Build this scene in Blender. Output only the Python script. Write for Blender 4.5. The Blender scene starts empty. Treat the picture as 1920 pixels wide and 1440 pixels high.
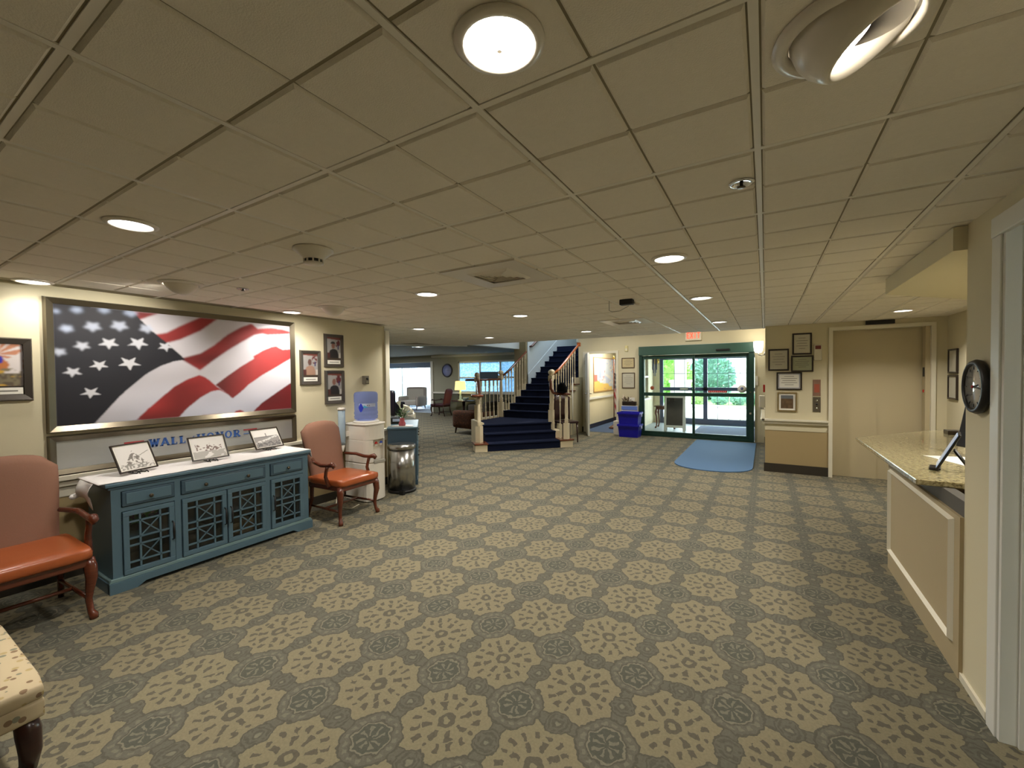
import bpy, bmesh, math, random
import numpy as np
from mathutils import Vector, Matrix

random.seed(7)
SC = bpy.context.scene
COL = SC.collection
PI = math.pi

# ------------------------------------------------------------------ camera
CAMZ = 1.5
YAW, PITCH, ROLL = 0.54222, 0.0216, -0.01094
fwd0 = Vector((-math.sin(YAW), math.cos(YAW), 0)); right0 = Vector((math.cos(YAW), math.sin(YAW), 0)); up0 = Vector((0, 0, 1))
fwd = fwd0*math.cos(PITCH) - up0*math.sin(PITCH)
up1 = up0*math.cos(PITCH) + fwd0*math.sin(PITCH)
rgt = right0*math.cos(ROLL) + up1*math.sin(ROLL)
upv = up1*math.cos(ROLL) - right0*math.sin(ROLL)
cam = bpy.data.cameras.new('camera')
cam.sensor_fit = 'HORIZONTAL'; cam.sensor_width = 36.0; cam.lens = 788.05/1920*36.0
cam.clip_start = 0.05; cam.clip_end = 300
camo = bpy.data.objects.new('camera', cam); COL.objects.link(camo)
M = Matrix((rgt, upv, -fwd)).transposed().to_4x4(); M.translation = Vector((0, 0, CAMZ))
camo.matrix_world = M
SC.camera = camo

# ------------------------------------------------------------------ world, exposure, sun
W = bpy.data.worlds.new('world'); SC.world = W; W.use_nodes = True
bg = W.node_tree.nodes['Background']; bg.inputs[0].default_value = (0.80, 0.90, 1.0, 1); bg.inputs[1].default_value = 8.0
SC.view_settings.view_transform = 'Standard'; SC.view_settings.look = 'None'
SC.view_settings.gamma = 1.0; SC.view_settings.use_curve_mapping = False
SC.view_settings.exposure = 0.0
sun = bpy.data.lights.new('sun', 'SUN'); sun.energy = 9; sun.angle = math.radians(3); sun.color = (1, .97, .9)
so = bpy.data.objects.new('sun', sun); COL.objects.link(so); so.rotation_euler = (math.radians(42), math.radians(12), math.radians(-200)); so.location = (0, 30, 20)
LAMP_W = 15.3       # one ceiling can
LAMP_COL = (1.0, 0.94, 0.85)

# ------------------------------------------------------------------ helpers
def obj(name, me, mats, parent=None, loc=None):
    o = bpy.data.objects.new(name, me); COL.objects.link(o)
    if mats is not None and len(me.materials) == 0:
        for m in (mats if isinstance(mats, (list, tuple)) else [mats]): me.materials.append(m)
    if parent is not None: o.parent = parent
    if loc is not None: o.location = loc
    return o

def tag(o, label=None, cat=None, group=None, kind=None):
    if label: o['label'] = label
    if cat: o['category'] = cat
    if group: o['group'] = group
    if kind: o['kind'] = kind
    return o

def thing(name, label, cat, loc=(0, 0, 0), rz=0, group=None):
    o = bpy.data.objects.new(name, None); COL.objects.link(o)
    o.location = loc; o.rotation_euler = (0, 0, rz); o.empty_display_size = .1
    return tag(o, label, cat, group)

def children(o): return [c for c in bpy.data.objects if c.parent == o]

def dup(root, loc=None, rz=None, label=None, parent=None):
    c = root.copy(); COL.objects.link(c)
    if parent is not None: c.parent = parent
    if loc is not None: c.location = loc
    if rz is not None: c.rotation_euler = (0, 0, rz)
    if label: c['label'] = label
    for ch in children(root): dup(ch, parent=c)
    return c

class MB:
    """collects simple shapes, builds ONE mesh object; o = origin to subtract"""
    def __init__(s, o=(0, 0, 0)): s.v = []; s.f = []; s.mi = []; s.sm = []; s.o = Vector(o); s.m = 0
    def add(s, vs, fs, smooth=False):
        b = len(s.v); s.v += [Vector(v) - s.o for v in vs]
        s.f += [[b+i for i in f] for f in fs]; s.mi += [s.m]*len(fs); s.sm += [smooth]*len(fs); return s
    def box(s, a, b, rot=None, piv=None):
        x0, y0, z0 = a; x1, y1, z1 = b
        vs = [Vector(p) for p in [(x0,y0,z0),(x1,y0,z0),(x1,y1,z0),(x0,y1,z0),(x0,y0,z1),(x1,y0,z1),(x1,y1,z1),(x0,y1,z1)]]
        if rot is not None:
            pv = Vector(piv) if piv is not None else (vs[0]+vs[6])/2
            vs = [rot @ (v-pv) + pv for v in vs]
        return s.add(vs, [[3,2,1,0],[4,5,6,7],[0,1,5,4],[1,2,6,5],[2,3,7,6],[3,0,4,7]])
    def cbox(s, c, d, rot=None):
        return s.box([c[i]-d[i]/2 for i in range(3)], [c[i]+d[i]/2 for i in range(3)], rot)
    def prism(s, pts, z0, z1):
        n = len(pts)
        ar = sum(pts[i][0]*pts[(i+1) % n][1]-pts[(i+1) % n][0]*pts[i][1] for i in range(n))
        if ar < 0: pts = pts[::-1]
        vs = [(p[0], p[1], z0) for p in pts]+[(p[0], p[1], z1) for p in pts]
        return s.add(vs, [list(range(n))[::-1], list(range(n, 2*n))]+[[i, (i+1) % n, n+(i+1) % n, n+i] for i in range(n)])
    def slab(s, pts, fr, d0, d1):
        """pts 2d in frame fr=(origin, u, v, w); extruded d0..d1 along w"""
        O, U, V, Wv = [Vector(q) for q in fr]; n = len(pts)
        vs = [O+U*p[0]+V*p[1]+Wv*d0 for p in pts]+[O+U*p[0]+V*p[1]+Wv*d1 for p in pts]
        return s.add(vs, [list(range(n))[::-1], list(range(n, 2*n))]+[[i, (i+1) % n, n+(i+1) % n, n+i] for i in range(n)])
    def tube(s, pts, r, n=8, caps=True, sq=None):
        pts = [Vector(p) for p in pts]; m = len(pts); rs = r if isinstance(r, (list, tuple)) else [r]*m
        vs = []; fs = []
        ref = None
        for i, p in enumerate(pts):
            t = (pts[min(i+1, m-1)]-pts[max(i-1, 0)]).normalized()
            if ref is None: ref = Vector((0, 0, 1)) if abs(t.z) < .9 else Vector((1, 0, 0))
            a = (ref-t*ref.dot(t))
            if a.length < 1e-4: a = t.orthogonal()
            a.normalize(); ref = a; b = t.cross(a)
            for k in range(n):
                an = 2*PI*(k+.5)/n; rr = rs[i]
                if isinstance(rr, (list, tuple)): ra, rb = rr
                else: ra = rb = rr
                vs.append(p+a*math.cos(an)*ra+b*math.sin(an)*rb)
        for i in range(m-1):
            for k in range(n): fs.append([i*n+k, i*n+(k+1) % n, (i+1)*n+(k+1) % n, (i+1)*n+k])
        if caps: fs += [list(range(n))[::-1], [(m-1)*n+k for k in range(n)]]
        return s.add(vs, fs, n > 5)
    def lathe(s, prof, c=(0, 0, 0), n=16, axis=None, caps=True, sc=(1, 1)):
        c = Vector(c); Z = Vector(axis).normalized() if axis is not None else Vector((0, 0, 1))
        A = Z.orthogonal().normalized() if axis is not None else Vector((1, 0, 0)); B = Z.cross(A)
        vs = []; fs = []; m = len(prof)
        for r, z in prof:
            for k in range(n):
                an = 2*PI*k/n; vs.append(c+Z*z+A*math.cos(an)*r*sc[0]+B*math.sin(an)*r*sc[1])
        for i in range(m-1):
            for k in range(n): fs.append([i*n+k, i*n+(k+1) % n, (i+1)*n+(k+1) % n, (i+1)*n+k])
        if caps: fs += [list(range(n))[::-1], [(m-1)*n+k for k in range(n)]]
        return s.add(vs, fs, True)
    def quad(s, a, b, c, d): return s.add([a, b, c, d], [[0, 1, 2, 3]])
    def grid(s, fn, nu, nv, smooth=True, th=None):
        """surface fn(u,v)->point, u,v in 0..1; closed with thickness th (vector) if given"""
        P = [[Vector(fn(i/nu, j/nv)) for j in range(nv+1)] for i in range(nu+1)]
        vs = [p for row in P for p in row]; w = nv+1
        fs = [[i*w+j, (i+1)*w+j, (i+1)*w+j+1, i*w+j+1] for i in range(nu) for j in range(nv)]
        if th is not None:
            t = Vector(th); n0 = len(vs); vs += [p+t for p in vs]
            fs += [[n0+k for k in f[::-1]] for f in fs]
            for i in range(nu):
                fs += [[i*w, n0+i*w, n0+(i+1)*w, (i+1)*w], [i*w+nv, (i+1)*w+nv, n0+(i+1)*w+nv, n0+i*w+nv]]
            for j in range(nv):
                fs += [[j, j+1, n0+j+1, n0+j], [nu*w+j, n0+nu*w+j, n0+nu*w+j+1, nu*w+j+1]]
        return s.add(vs, fs, smooth)
    def mesh(s, name):
        me = bpy.data.meshes.new(name); me.from_pydata([tuple(v) for v in s.v], [], s.f)
        me.polygons.foreach_set('material_index', s.mi); me.polygons.foreach_set('use_smooth', s.sm)
        me.update(); return me
    def build(s, name, mat, parent=None, bevel=0, seg=2, loc=None, fix=True):
        me = s.mesh(name)
        if fix:
            bm = bmesh.new(); bm.from_mesh(me); bmesh.ops.recalc_face_normals(bm, faces=bm.faces); bm.to_mesh(me); bm.free()
        o = obj(name, me, mat, parent, loc)
        if bevel:
            m = o.modifiers.new('b', 'BEVEL'); m.width = bevel; m.segments = seg; m.limit_method = 'ANGLE'; m.angle_limit = math.radians(40)
        return o

def soft(o, lv=2):
    m = o.modifiers.new('s', 'SUBSURF'); m.levels = lv; m.render_levels = lv
    for p in o.data.polygons: p.use_smooth = True
    return o

def cushion(mb, a, b, r):
    """rounded box (superellipse-ish) as a dense box"""
    a = Vector(a); b = Vector(b); c = (a+b)/2; h = (b-a)/2
    n = 6
    bm = bmesh.new(); bmesh.ops.create_cube(bm, size=2); bmesh.ops.subdivide_edges(bm, edges=bm.edges, cuts=n, use_grid_fill=True)
    for v in bm.verts:
        p = Vector([v.co[i]*h[i] for i in range(3)])
        q = Vector([max(-(h[i]-r), min(h[i]-r, p[i])) for i in range(3)])
        d = p-q
        v.co = q+(d.normalized()*r if d.length > 1e-9 else d)+c
    bm.verts.ensure_lookup_table()
    mb.add([v.co.copy() for v in bm.verts], [[v.index for v in f.verts] for f in bm.faces], True); bm.free(); return mb

def area_light(name, loc, rot, size, power, col=LAMP_COL, parent=None, shape='DISK', size_y=None, spread=None):
    l = bpy.data.lights.new(name, 'AREA'); l.shape = shape; l.size = size; l.energy = power; l.color = col
    if size_y: l.size_y = size_y
    if spread: l.spread = spread
    o = bpy.data.objects.new(name, l); COL.objects.link(o); o.location = loc; o.rotation_euler = rot
    if parent is not None: o.parent = parent
    return o

def spot(name, loc, target, power, angle=70, blend=.6, col=LAMP_COL, r=.04, parent=None):
    l = bpy.data.lights.new(name, 'SPOT'); l.energy = power; l.spot_size = math.radians(angle); l.spot_blend = blend; l.color = col; l.shadow_soft_size = r
    o = bpy.data.objects.new(name, l); COL.objects.link(o); o.location = loc
    d = Vector(target)-Vector(loc); o.rotation_euler = d.to_track_quat('-Z', 'Y').to_euler()
    if parent is not None: o.parent = parent
    return o

# ------------------------------------------------------------------ materials
def srgb(r, g, b):
    f = lambda c: ((c/255)/12.92 if c/255 <= .04045 else ((c/255+.055)/1.055)**2.4)
    return (f(r), f(g), f(b), 1)

def mat(name, col, rough=.6, metal=0, spec=.5, emit=None, es=0, noise=0, nscale=20, bump=0, bscale=60, coat=0, alpha=None, trans=0):
    m = bpy.data.materials.new(name); m.use_nodes = True; nt = m.node_tree; b = nt.nodes['Principled BSDF']
    b.inputs['Base Color'].default_value = col; b.inputs['Roughness'].default_value = rough; b.inputs['Metallic'].default_value = metal
    b.inputs['Specular IOR Level'].default_value = spec; b.inputs['Coat Weight'].default_value = coat; b.inputs['Transmission Weight'].default_value = trans
    if emit is not None: b.inputs['Emission Color'].default_value = emit; b.inputs['Emission Strength'].default_value = es
    tc = nt.nodes.new('ShaderNodeTexCoord')
    if noise:
        n = nt.nodes.new('ShaderNodeTexNoise'); n.inputs['Scale'].default_value = nscale; n.inputs['Detail'].default_value = 4
        nt.links.new(tc.outputs['Object'], n.inputs['Vector'])
        mx = nt.nodes.new('ShaderNodeMix'); mx.data_type = 'RGBA'
        mx.inputs[6].default_value = tuple(c*(1-noise) for c in col[:3])+(1,); mx.inputs[7].default_value = tuple(min(1, c*(1+noise)) for c in col[:3])+(1,)
        nt.links.new(n.outputs[0], mx.inputs[0]); nt.links.new(mx.outputs[2], b.inputs['Base Color'])
    if bump:
        n2 = nt.nodes.new('ShaderNodeTexNoise'); n2.inputs['Scale'].default_value = bscale; n2.inputs['Detail'].default_value = 3
        nt.links.new(tc.outputs['Object'], n2.inputs['Vector'])
        bp = nt.nodes.new('ShaderNodeBump'); bp.inputs['Strength'].default_value = bump; bp.inputs['Distance'].default_value = .004
        nt.links.new(n2.outputs[0], bp.inputs['Height']); nt.links.new(bp.outputs[0], b.inputs['Normal'])
    return m

def wood(name, c1, c2, rough=.3, scale=(3, 3, 30), coat=.3):
    m = mat(name, c1, rough, coat=coat); nt = m.node_tree; b = nt.nodes['Principled BSDF']
    tc = nt.nodes.new('ShaderNodeTexCoord'); mp = nt.nodes.new('ShaderNodeMapping'); mp.inputs['Scale'].default_value = scale
    n = nt.nodes.new('ShaderNodeTexNoise'); n.inputs['Scale'].default_value = 4; n.inputs['Detail'].default_value = 5; n.inputs['Distortion'].default_value = 1.2
    mx = nt.nodes.new('ShaderNodeMix'); mx.data_type = 'RGBA'; mx.inputs[6].default_value = c1; mx.inputs[7].default_value = c2
    nt.links.new(tc.outputs['Object'], mp.inputs[0]); nt.links.new(mp.outputs[0], n.inputs['Vector']); nt.links.new(n.outputs[0], mx.inputs[0]); nt.links.new(mx.outputs[2], b.inputs['Base Color'])
    return m

def printmat(name, rough=.35, coat=0):
    m = mat(name, (1, 1, 1, 1), rough, coat=coat); nt = m.node_tree
    a = nt.nodes.new('ShaderNodeVertexColor'); a.layer_name = 'Col'
    nt.links.new(a.outputs[0], nt.nodes['Principled BSDF'].inputs['Base Color']); return m

class Ex:
    """tiny expression wrapper over math nodes"""
    nt = None
    def __init__(s, k): s.k = k
    @staticmethod
    def op(o, a, b=None, c=None):
        n = Ex.nt.nodes.new('ShaderNodeMath'); n.operation = o
        for i, q in enumerate((a, b, c)):
            if q is None: continue
            if isinstance(q, Ex): Ex.nt.links.new(q.k, n.inputs[i])
            else: n.inputs[i].default_value = q
        return Ex(n.outputs[0])
    def __add__(s, o): return Ex.op('ADD', s, o)
    __radd__ = __add__
    def __sub__(s, o): return Ex.op('SUBTRACT', s, o)
    def __rsub__(s, o): return Ex.op('SUBTRACT', o, s)
    def __mul__(s, o): return Ex.op('MULTIPLY', s, o)
    __rmul__ = __mul__
    def __lt__(s, o): return Ex.op('LESS_THAN', s, o)
    def __gt__(s, o): return Ex.op('GREATER_THAN', s, o)
def eabs(a): return Ex.op('ABSOLUTE', a)
def efr(a): return Ex.op('FRACT', a)
def emax(a, b): return Ex.op('MAXIMUM', a, b)
def emin(a, b): return Ex.op('MINIMUM', a, b)
def esqrt(a): return Ex.op('SQRT', a)
def ecos(a): return Ex.op('COSINE', a)
def eband(x, a, b): return (x > a)*(x < b)
def carpet_material():
    m = mat('patterned_carpet', (0.2, 0.2, 0.2, 1), 1.0, spec=.1); nt = m.node_tree; b = nt.nodes['Principled BSDF']; Ex.nt = nt
    b.inputs['Sheen Weight'].default_value = 0.1
    tc = nt.nodes.new('ShaderNodeTexCoord')
    nz = nt.nodes.new('ShaderNodeTexNoise'); nz.inputs['Scale'].default_value = 26; nz.inputs['Detail'].default_value = 2
    nt.links.new(tc.outputs['Object'], nz.inputs['Vector'])
    sp = nt.nodes.new('ShaderNodeSeparateXYZ'); nt.links.new(tc.outputs['Object'], sp.inputs[0])
    sc = nt.nodes.new('ShaderNodeSeparateColor'); nt.links.new(nz.outputs['Color'], sc.inputs[0])
    w = .10
    X = (Ex(sp.outputs[0])+2.4605)*(1/.4251)+(Ex(sc.outputs[0])-.5)*w
    Y = (Ex(sp.outputs[1])-2.3025)*(1/.4589)+(Ex(sc.outputs[1])-.5)*w
    u = efr(X+.5)-.5; v = efr(Y+.5)-.5; p = efr(X)-.5; q = efr(Y)-.5
    au, av, ap, aq = eabs(u), eabs(v), eabs(p), eabs(q)
    o8 = emax(emax(ap, aq), (ap+aq)*.72)
    r = esqrt(u*u+v*v); th = Ex.op('ARCTAN2', v, u)
    ro = esqrt(p*p+q*q); tho = Ex.op('ARCTAN2', q, p)
    mx = emax(au, av)
    orr = (ro*.6+o8*.4)
    eA = esqrt((au-.5)*(au-.5)+v*v); eB = esqrt(u*u+(av-.5)*(av-.5)); em0 = emin(eA, eB)
    tanm = (mx < .425)*(orr > .300)*(em0 > .135)
    # motifs on tan
    ring = eband(r, .035, .088)
    leaf = eband(r, .14, .245)*(ecos(th*8) > .45)
    leaf2 = eband(r, .265, .345)*(ecos(th*16) > .35)*(ecos(th*4) < .75)
    amn = emin(au, av)
    def dist(a, b): return esqrt((mx-a)*(mx-a)+(amn-b)*(amn-b))
    dots = (dist(.30, 0.0) < .024)
    motif = emin(ring+leaf+leaf2+dots, 1)
    # octagon
    fill = o8 < .165
    petal = fill*(ro < .13)*(ecos(tho*8) > .35)*(ro > .03)
    line1 = eband(o8, .165, .182)
    d1 = eband(o8, .182, .20)
    l2 = eband(orr, .215, .25)*(ecos(tho*16) > 0)
    d2 = eband(orr, .278, .300)
    # link strips flowers at edge mid points
    e1 = esqrt((au-.5)*(au-.5)+v*v); e2 = esqrt(u*u+(av-.5)*(av-.5)); em = emin(e1, e2)
    linkd = emin(eband(em, .03, .052)+eband(em, .075, .105)*(ecos(Ex.op('ARCTAN2', v, u)*40) > .0), 1)
    linkl = (em < .025)
    edge = emin(eband(mx, .425, .445)*(em0 > .135)*(orr > .28)+eband(em0, .118, .135), 1)
    n2 = nt.nodes.new('ShaderNodeTexNoise'); n2.inputs['Scale'].default_value = 90; n2.inputs['Detail'].default_value = 3
    nt.links.new(tc.outputs['Object'], n2.inputs['Vector'])
    n3 = nt.nodes.new('ShaderNodeTexNoise'); n3.inputs['Scale'].default_value = 420; n3.inputs['Detail'].default_value = 1
    nt.links.new(tc.outputs['Object'], n3.inputs['Vector'])
    val = [None]
    def mixc(fac, col, prev):
        n = nt.nodes.new('ShaderNodeMix'); n.data_type = 'RGBA'
        nt.links.new(fac.k, n.inputs[0])
        if isinstance(prev, tuple): n.inputs[6].default_value = prev
        else: nt.links.new(prev, n.inputs[6])
        n.inputs[7].default_value = col; return n.outputs[2]
    MID = srgb(95, 93, 81); TAN = srgb(125, 117, 94); DK = srgb(80, 78, 68); LT = srgb(122, 116, 100)
    c = mixc(tanm, TAN, MID)
    c = mixc(tanm*motif*.85, DK, c)
    c = mixc(fill, srgb(80, 81, 71), c)
    c = mixc(petal*.7, LT, c)
    c = mixc(line1*.8, LT, c)
    c = mixc(emin(d1+d2+edge, 1)*.8, DK, c)
    c = mixc(l2*.5, LT, c)
    c = mixc(linkd*.7, DK, c)
    c = mixc(linkl*.7, LT, c)
    blot = Ex(n2.outputs[0])*.5+.74
    blot = blot*(Ex(n3.outputs[0])*.36+.84)
    vm = nt.nodes.new('ShaderNodeVectorMath'); vm.operation = 'SCALE'; nt.links.new(c, vm.inputs[0]); nt.links.new(blot.k, vm.inputs[3])
    nt.links.new(vm.outputs[0], b.inputs['Base Color'])
    bp = nt.nodes.new('ShaderNodeBump'); bp.inputs['Strength'].default_value = .4; bp.inputs['Distance'].default_value = .003
    nt.links.new(n3.outputs[0], bp.inputs['Height']); nt.links.new(bp.outputs[0], b.inputs['Normal'])
    return m

def granite_material():
    m = mat('speckled_granite', (.4, .35, .2, 1), .12, coat=.3); nt = m.node_tree; b = nt.nodes['Principled BSDF']
    tc = nt.nodes.new('ShaderNodeTexCoord')
    v = nt.nodes.new('ShaderNodeTexNoise'); v.inputs['Scale'].default_value = 45; v.inputs['Detail'].default_value = 6; v.inputs['Roughness'].default_value = .7
    nt.links.new(tc.outputs['Object'], v.inputs['Vector'])
    r = nt.nodes.new('ShaderNodeValToRGB'); e = r.color_ramp.elements
    e[0].position = .34; e[0].color = srgb(92, 82, 60); e[1].position = .72; e[1].color = srgb(224, 218, 190)
    for p, c in ((.42, srgb(146, 134, 98)), (.5, srgb(184, 172, 132)), (.6, srgb(202, 192, 152))):
        x = e.new(p); x.color = c
    nt.links.new(v.outputs[0], r.inputs[0]); nt.links.new(r.outputs[0], b.inputs['Base Color']); return m

def fabric_pattern(name, base, blobs, scale=14, rough=.9, thr=.62):
    """fabric with scattered soft spots of several colours"""
    m = mat(name, base, rough, spec=.2); nt = m.node_tree; b = nt.nodes['Principled BSDF']; tc = nt.nodes.new('ShaderNodeTexCoord'); prev = base
    for i, c in enumerate(blobs):
        mp = nt.nodes.new('ShaderNodeMapping'); mp.inputs['Location'].default_value = (3.1*i, 1.7*i, .9*i)
        n = nt.nodes.new('ShaderNodeTexVoronoi'); n.inputs['Scale'].default_value = scale
        nt.links.new(tc.outputs['Object'], mp.inputs[0]); nt.links.new(mp.outputs[0], n.inputs['Vector'])
        r = nt.nodes.new('ShaderNodeMath'); r.operation = 'LESS_THAN'; nt.links.new(n.outputs['Distance'], r.inputs[0]); r.inputs[1].default_value = thr*.45
        mx = nt.nodes.new('ShaderNodeMix'); mx.data_type = 'RGBA'; nt.links.new(r.outputs[0], mx.inputs[0])
        if isinstance(prev, tuple): mx.inputs[6].default_value = prev
        else: nt.links.new(prev, mx.inputs[6])
        mx.inputs[7].default_value = c; prev = mx.outputs[2]
    nt.links.new(prev, b.inputs['Base Color']); return m

def stripe_mat(name, c1, c2, axis=0, scale=30, rough=.8):
    m = mat(name, c1, rough); nt = m.node_tree; b = nt.nodes['Principled BSDF']; Ex.nt = nt
    tc = nt.nodes.new('ShaderNodeTexCoord'); sp = nt.nodes.new('ShaderNodeSeparateXYZ'); nt.links.new(tc.outputs['Object'], sp.inputs[0])
    f = efr((Ex(sp.outputs[0])+Ex(sp.outputs[1])*(.0 if axis == 0 else 1))*scale) > .5
    mx = nt.nodes.new('ShaderNodeMix'); mx.data_type = 'RGBA'; nt.links.new(f.k, mx.inputs[0]); mx.inputs[6].default_value = c1; mx.inputs[7].default_value = c2
    nt.links.new(mx.outputs[2], b.inputs['Base Color']); return m

def glass_mat(name, tint=(1, 1, 1, 1), fac=.1, rough=.02):
    """thin pane: mostly see-through with a little gloss (works with denoised low samples)"""
    m = bpy.data.materials.new(name); m.use_nodes = True; nt = m.node_tree; nt.nodes.clear()
    o = nt.nodes.new('ShaderNodeOutputMaterial'); t = nt.nodes.new('ShaderNodeBsdfTransparent'); g = nt.nodes.new('ShaderNodeBsdfGlossy'); mx = nt.nodes.new('ShaderNodeMixShader')
    t.inputs[0].default_value = tint; g.inputs['Roughness'].default_value = rough; mx.inputs[0].default_value = fac
    nt.links.new(t.outputs[0], mx.inputs[1]); nt.links.new(g.outputs[0], mx.inputs[2]); nt.links.new(mx.outputs[0], o.inputs[0]); return m

def curtain_mat(name, col, tr=.5):
    m = bpy.data.materials.new(name); m.use_nodes = True; nt = m.node_tree; nt.nodes.clear()
    o = nt.nodes.new('ShaderNodeOutputMaterial'); t = nt.nodes.new('ShaderNodeBsdfTranslucent'); d = nt.nodes.new('ShaderNodeBsdfDiffuse'); mx = nt.nodes.new('ShaderNodeMixShader')
    t.inputs[0].default_value = col; d.inputs[0].default_value = col; mx.inputs[0].default_value = tr
    nt.links.new(d.outputs[0], mx.inputs[1]); nt.links.new(t.outputs[0], mx.inputs[2]); nt.links.new(mx.outputs[0], o.inputs[0]); return m

K = {}
K['carpet'] = carpet_material(); K['granite'] = granite_material()
K['wall'] = mat('cream_wall_paint', srgb(214, 205, 174), .75, noise=.02, nscale=3, bump=.05, bscale=200)
K['wall_low'] = mat('khaki_wall_paint', srgb(170, 150, 108), .7, noise=.02, nscale=3)
K['elev'] = mat('beige_lift_paint', srgb(192, 179, 146), .5, noise=.02, nscale=3)
K['trim'] = mat('white_trim_paint', srgb(226, 220, 200), .4)
K['white'] = mat('white_paint', srgb(225, 225, 218), .45)
K['tile'] = mat('ceiling_tile_fibre', srgb(240, 232, 216), .95, spec=.1, noise=.04, nscale=60, bump=.35, bscale=260)
K['tbar'] = mat('ceiling_grid_enamel', srgb(236, 230, 216), .4)
K['dark'] = mat('groove_shade', srgb(150, 140, 116), .9)  # backing darker than the tiles, shade of the grooves put into its colour
K['kick'] = mat('dark_rubber_base', srgb(52, 46, 36), .6)
K['pewter'] = mat('brushed_pewter_frame', srgb(112, 104, 88), .28, metal=.85, noise=.08, nscale=12)
K['frame_grey'] = mat('grey_brown_frame', srgb(80, 74, 68), .35, metal=.3)
K['black'] = mat('black_plastic', srgb(18, 18, 20), .45)
K['blackwood'] = mat('black_wood_frame', srgb(40, 28, 22), .35)
K['steel'] = mat('brushed_steel', srgb(170, 170, 168), .24, metal=1)
K['chrome'] = mat('chrome', srgb(220, 220, 220), .1, metal=1)
K['lens'] = mat('lamp_lens', (1, 1, 1, 1), .5, emit=(1, .97, .93, 1), es=9)
K['lens_hot'] = mat('lamp_lens_hot', (1, 1, 1, 1), .5, emit=(1, .93, .8, 1), es=30)
K['lampwhite'] = mat('white_lamp_housing', srgb(228, 220, 205), .3)
K['teal'] = mat('teal_blue_paint', srgb(82, 108, 122), .4, noise=.05, nscale=8)
K['teal_dk'] = mat('dark_teal_paint', srgb(60, 82, 96), .4, noise=.05, nscale=8)
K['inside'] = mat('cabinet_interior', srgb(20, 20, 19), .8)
K['cloth'] = mat('white_linen', srgb(232, 228, 226), .85, bump=.2, bscale=300)
K['leather'] = mat('orange_brown_leather', srgb(164, 84, 42), .32, noise=.08, nscale=10, bump=.15, bscale=120, coat=.15)
K['fabric'] = mat('mauve_brown_weave', srgb(140, 101, 82), .85, noise=.06, nscale=160, bump=.3, bscale=400)
K['mahog'] = wood('mahogany', srgb(108, 54, 32), srgb(72, 32, 20), .25)
K['mahog_dk'] = wood('dark_mahogany', srgb(60, 26, 20), srgb(36, 14, 12), .3)
K['railwood'] = wood('red_oak_rail', srgb(120, 66, 40), srgb(88, 44, 28), .25, scale=(8, 2, 8))
K['railwood_lt'] = wood('honey_oak_rail', srgb(196, 108, 52), srgb(168, 84, 38), .25, scale=(8, 2, 8))
K['spindle'] = mat('cream_gloss_paint', srgb(226, 212, 180), .35)
K['navy'] = mat('navy_stair_carpet', srgb(24, 30, 52), .95, spec=.1, noise=.15, nscale=120, bump=.4, bscale=300)
K['plastic_w'] = mat('white_cooler_plastic', srgb(226, 220, 208), .35)
K['cup'] = mat('pale_blue_plastic', srgb(150, 168, 180), .2)
K['green_fr'] = mat('dark_green_door_frame', srgb(30, 62, 52), .35)
K['green_hd'] = mat('green_door_header', srgb(56, 88, 76), .45)
K['glass'] = glass_mat('clear_pane', (.97, .99, .98, 1), .06)
K['glass_c'] = glass_mat('cabinet_pane', (.8, .82, .82, 1), .04)
K['bluebin'] = mat('blue_plastic_bin', srgb(20, 16, 175), .35)
K['red'] = mat('red', srgb(190, 30, 30), .5)
K['mat_blue'] = mat('blue_ribbed_rubber_mat', srgb(78, 112, 150), .9, noise=.06, nscale=60, bump=.3, bscale=200)
K['paper'] = mat('paper', srgb(235, 232, 222), .8)
K['cert'] = mat('certificate_paper', srgb(200, 196, 178), .8, noise=.04, nscale=40)
K['ink'] = mat('grey_ink', srgb(120, 116, 108), .8)
K['green'] = mat('leaf_green', srgb(62, 104, 34), .6, noise=.3, nscale=30)
K['petal'] = mat('white_petal', srgb(240, 238, 225), .6)
K['concrete'] = mat('pale_concrete', srgb(205, 205, 200), .9, noise=.05, nscale=3)
K['bush'] = mat('bush_leaves', srgb(70, 120, 50), .8, noise=.5, nscale=9)
K['bush2'] = mat('blue_green_bush_leaves', srgb(110, 160, 140), .8, noise=.5, nscale=9)
K['sconce'] = mat('lit_frosted_glass', (1, 1, 1, 1), .5, emit=(1, .95, .88, 1), es=5)
K['shade'] = mat('lit_lamp_shade', srgb(235, 215, 130), .8, emit=(1, .85, .35, 1), es=1.1)
K['curtain'] = curtain_mat('sheer_white_curtain', (.34, .40, .44, 1), .6)
K['lace'] = curtain_mat('frosted_window_film', (.30, .42, .56, 1), .85)
_nt = K['lace'].node_tree; _v = _nt.nodes.new('ShaderNodeTexVoronoi'); _v.inputs['Scale'].default_value = 16; _tc = _nt.nodes.new('ShaderNodeTexCoord'); _nt.links.new(_tc.outputs['Object'], _v.inputs['Vector'])
_mx = _nt.nodes.new('ShaderNodeMix'); _mx.data_type = 'RGBA'; _mx.inputs[6].default_value = (.20, .36, .56, 1); _mx.inputs[7].default_value = (.50, .62, .70, 1); _nt.links.new(_v.outputs['Distance'], _mx.inputs[0])
for _n in _nt.nodes:
    if _n.type in ('BSDF_TRANSLUCENT', 'BSDF_DIFFUSE'): _nt.links.new(_mx.outputs[2], _n.inputs[0])
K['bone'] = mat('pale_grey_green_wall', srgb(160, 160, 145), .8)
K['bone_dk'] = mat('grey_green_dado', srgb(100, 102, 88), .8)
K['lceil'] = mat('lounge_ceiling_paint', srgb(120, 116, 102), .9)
K['blue_w'] = mat('blue_white_wall', srgb(205, 215, 222), .8)
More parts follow.
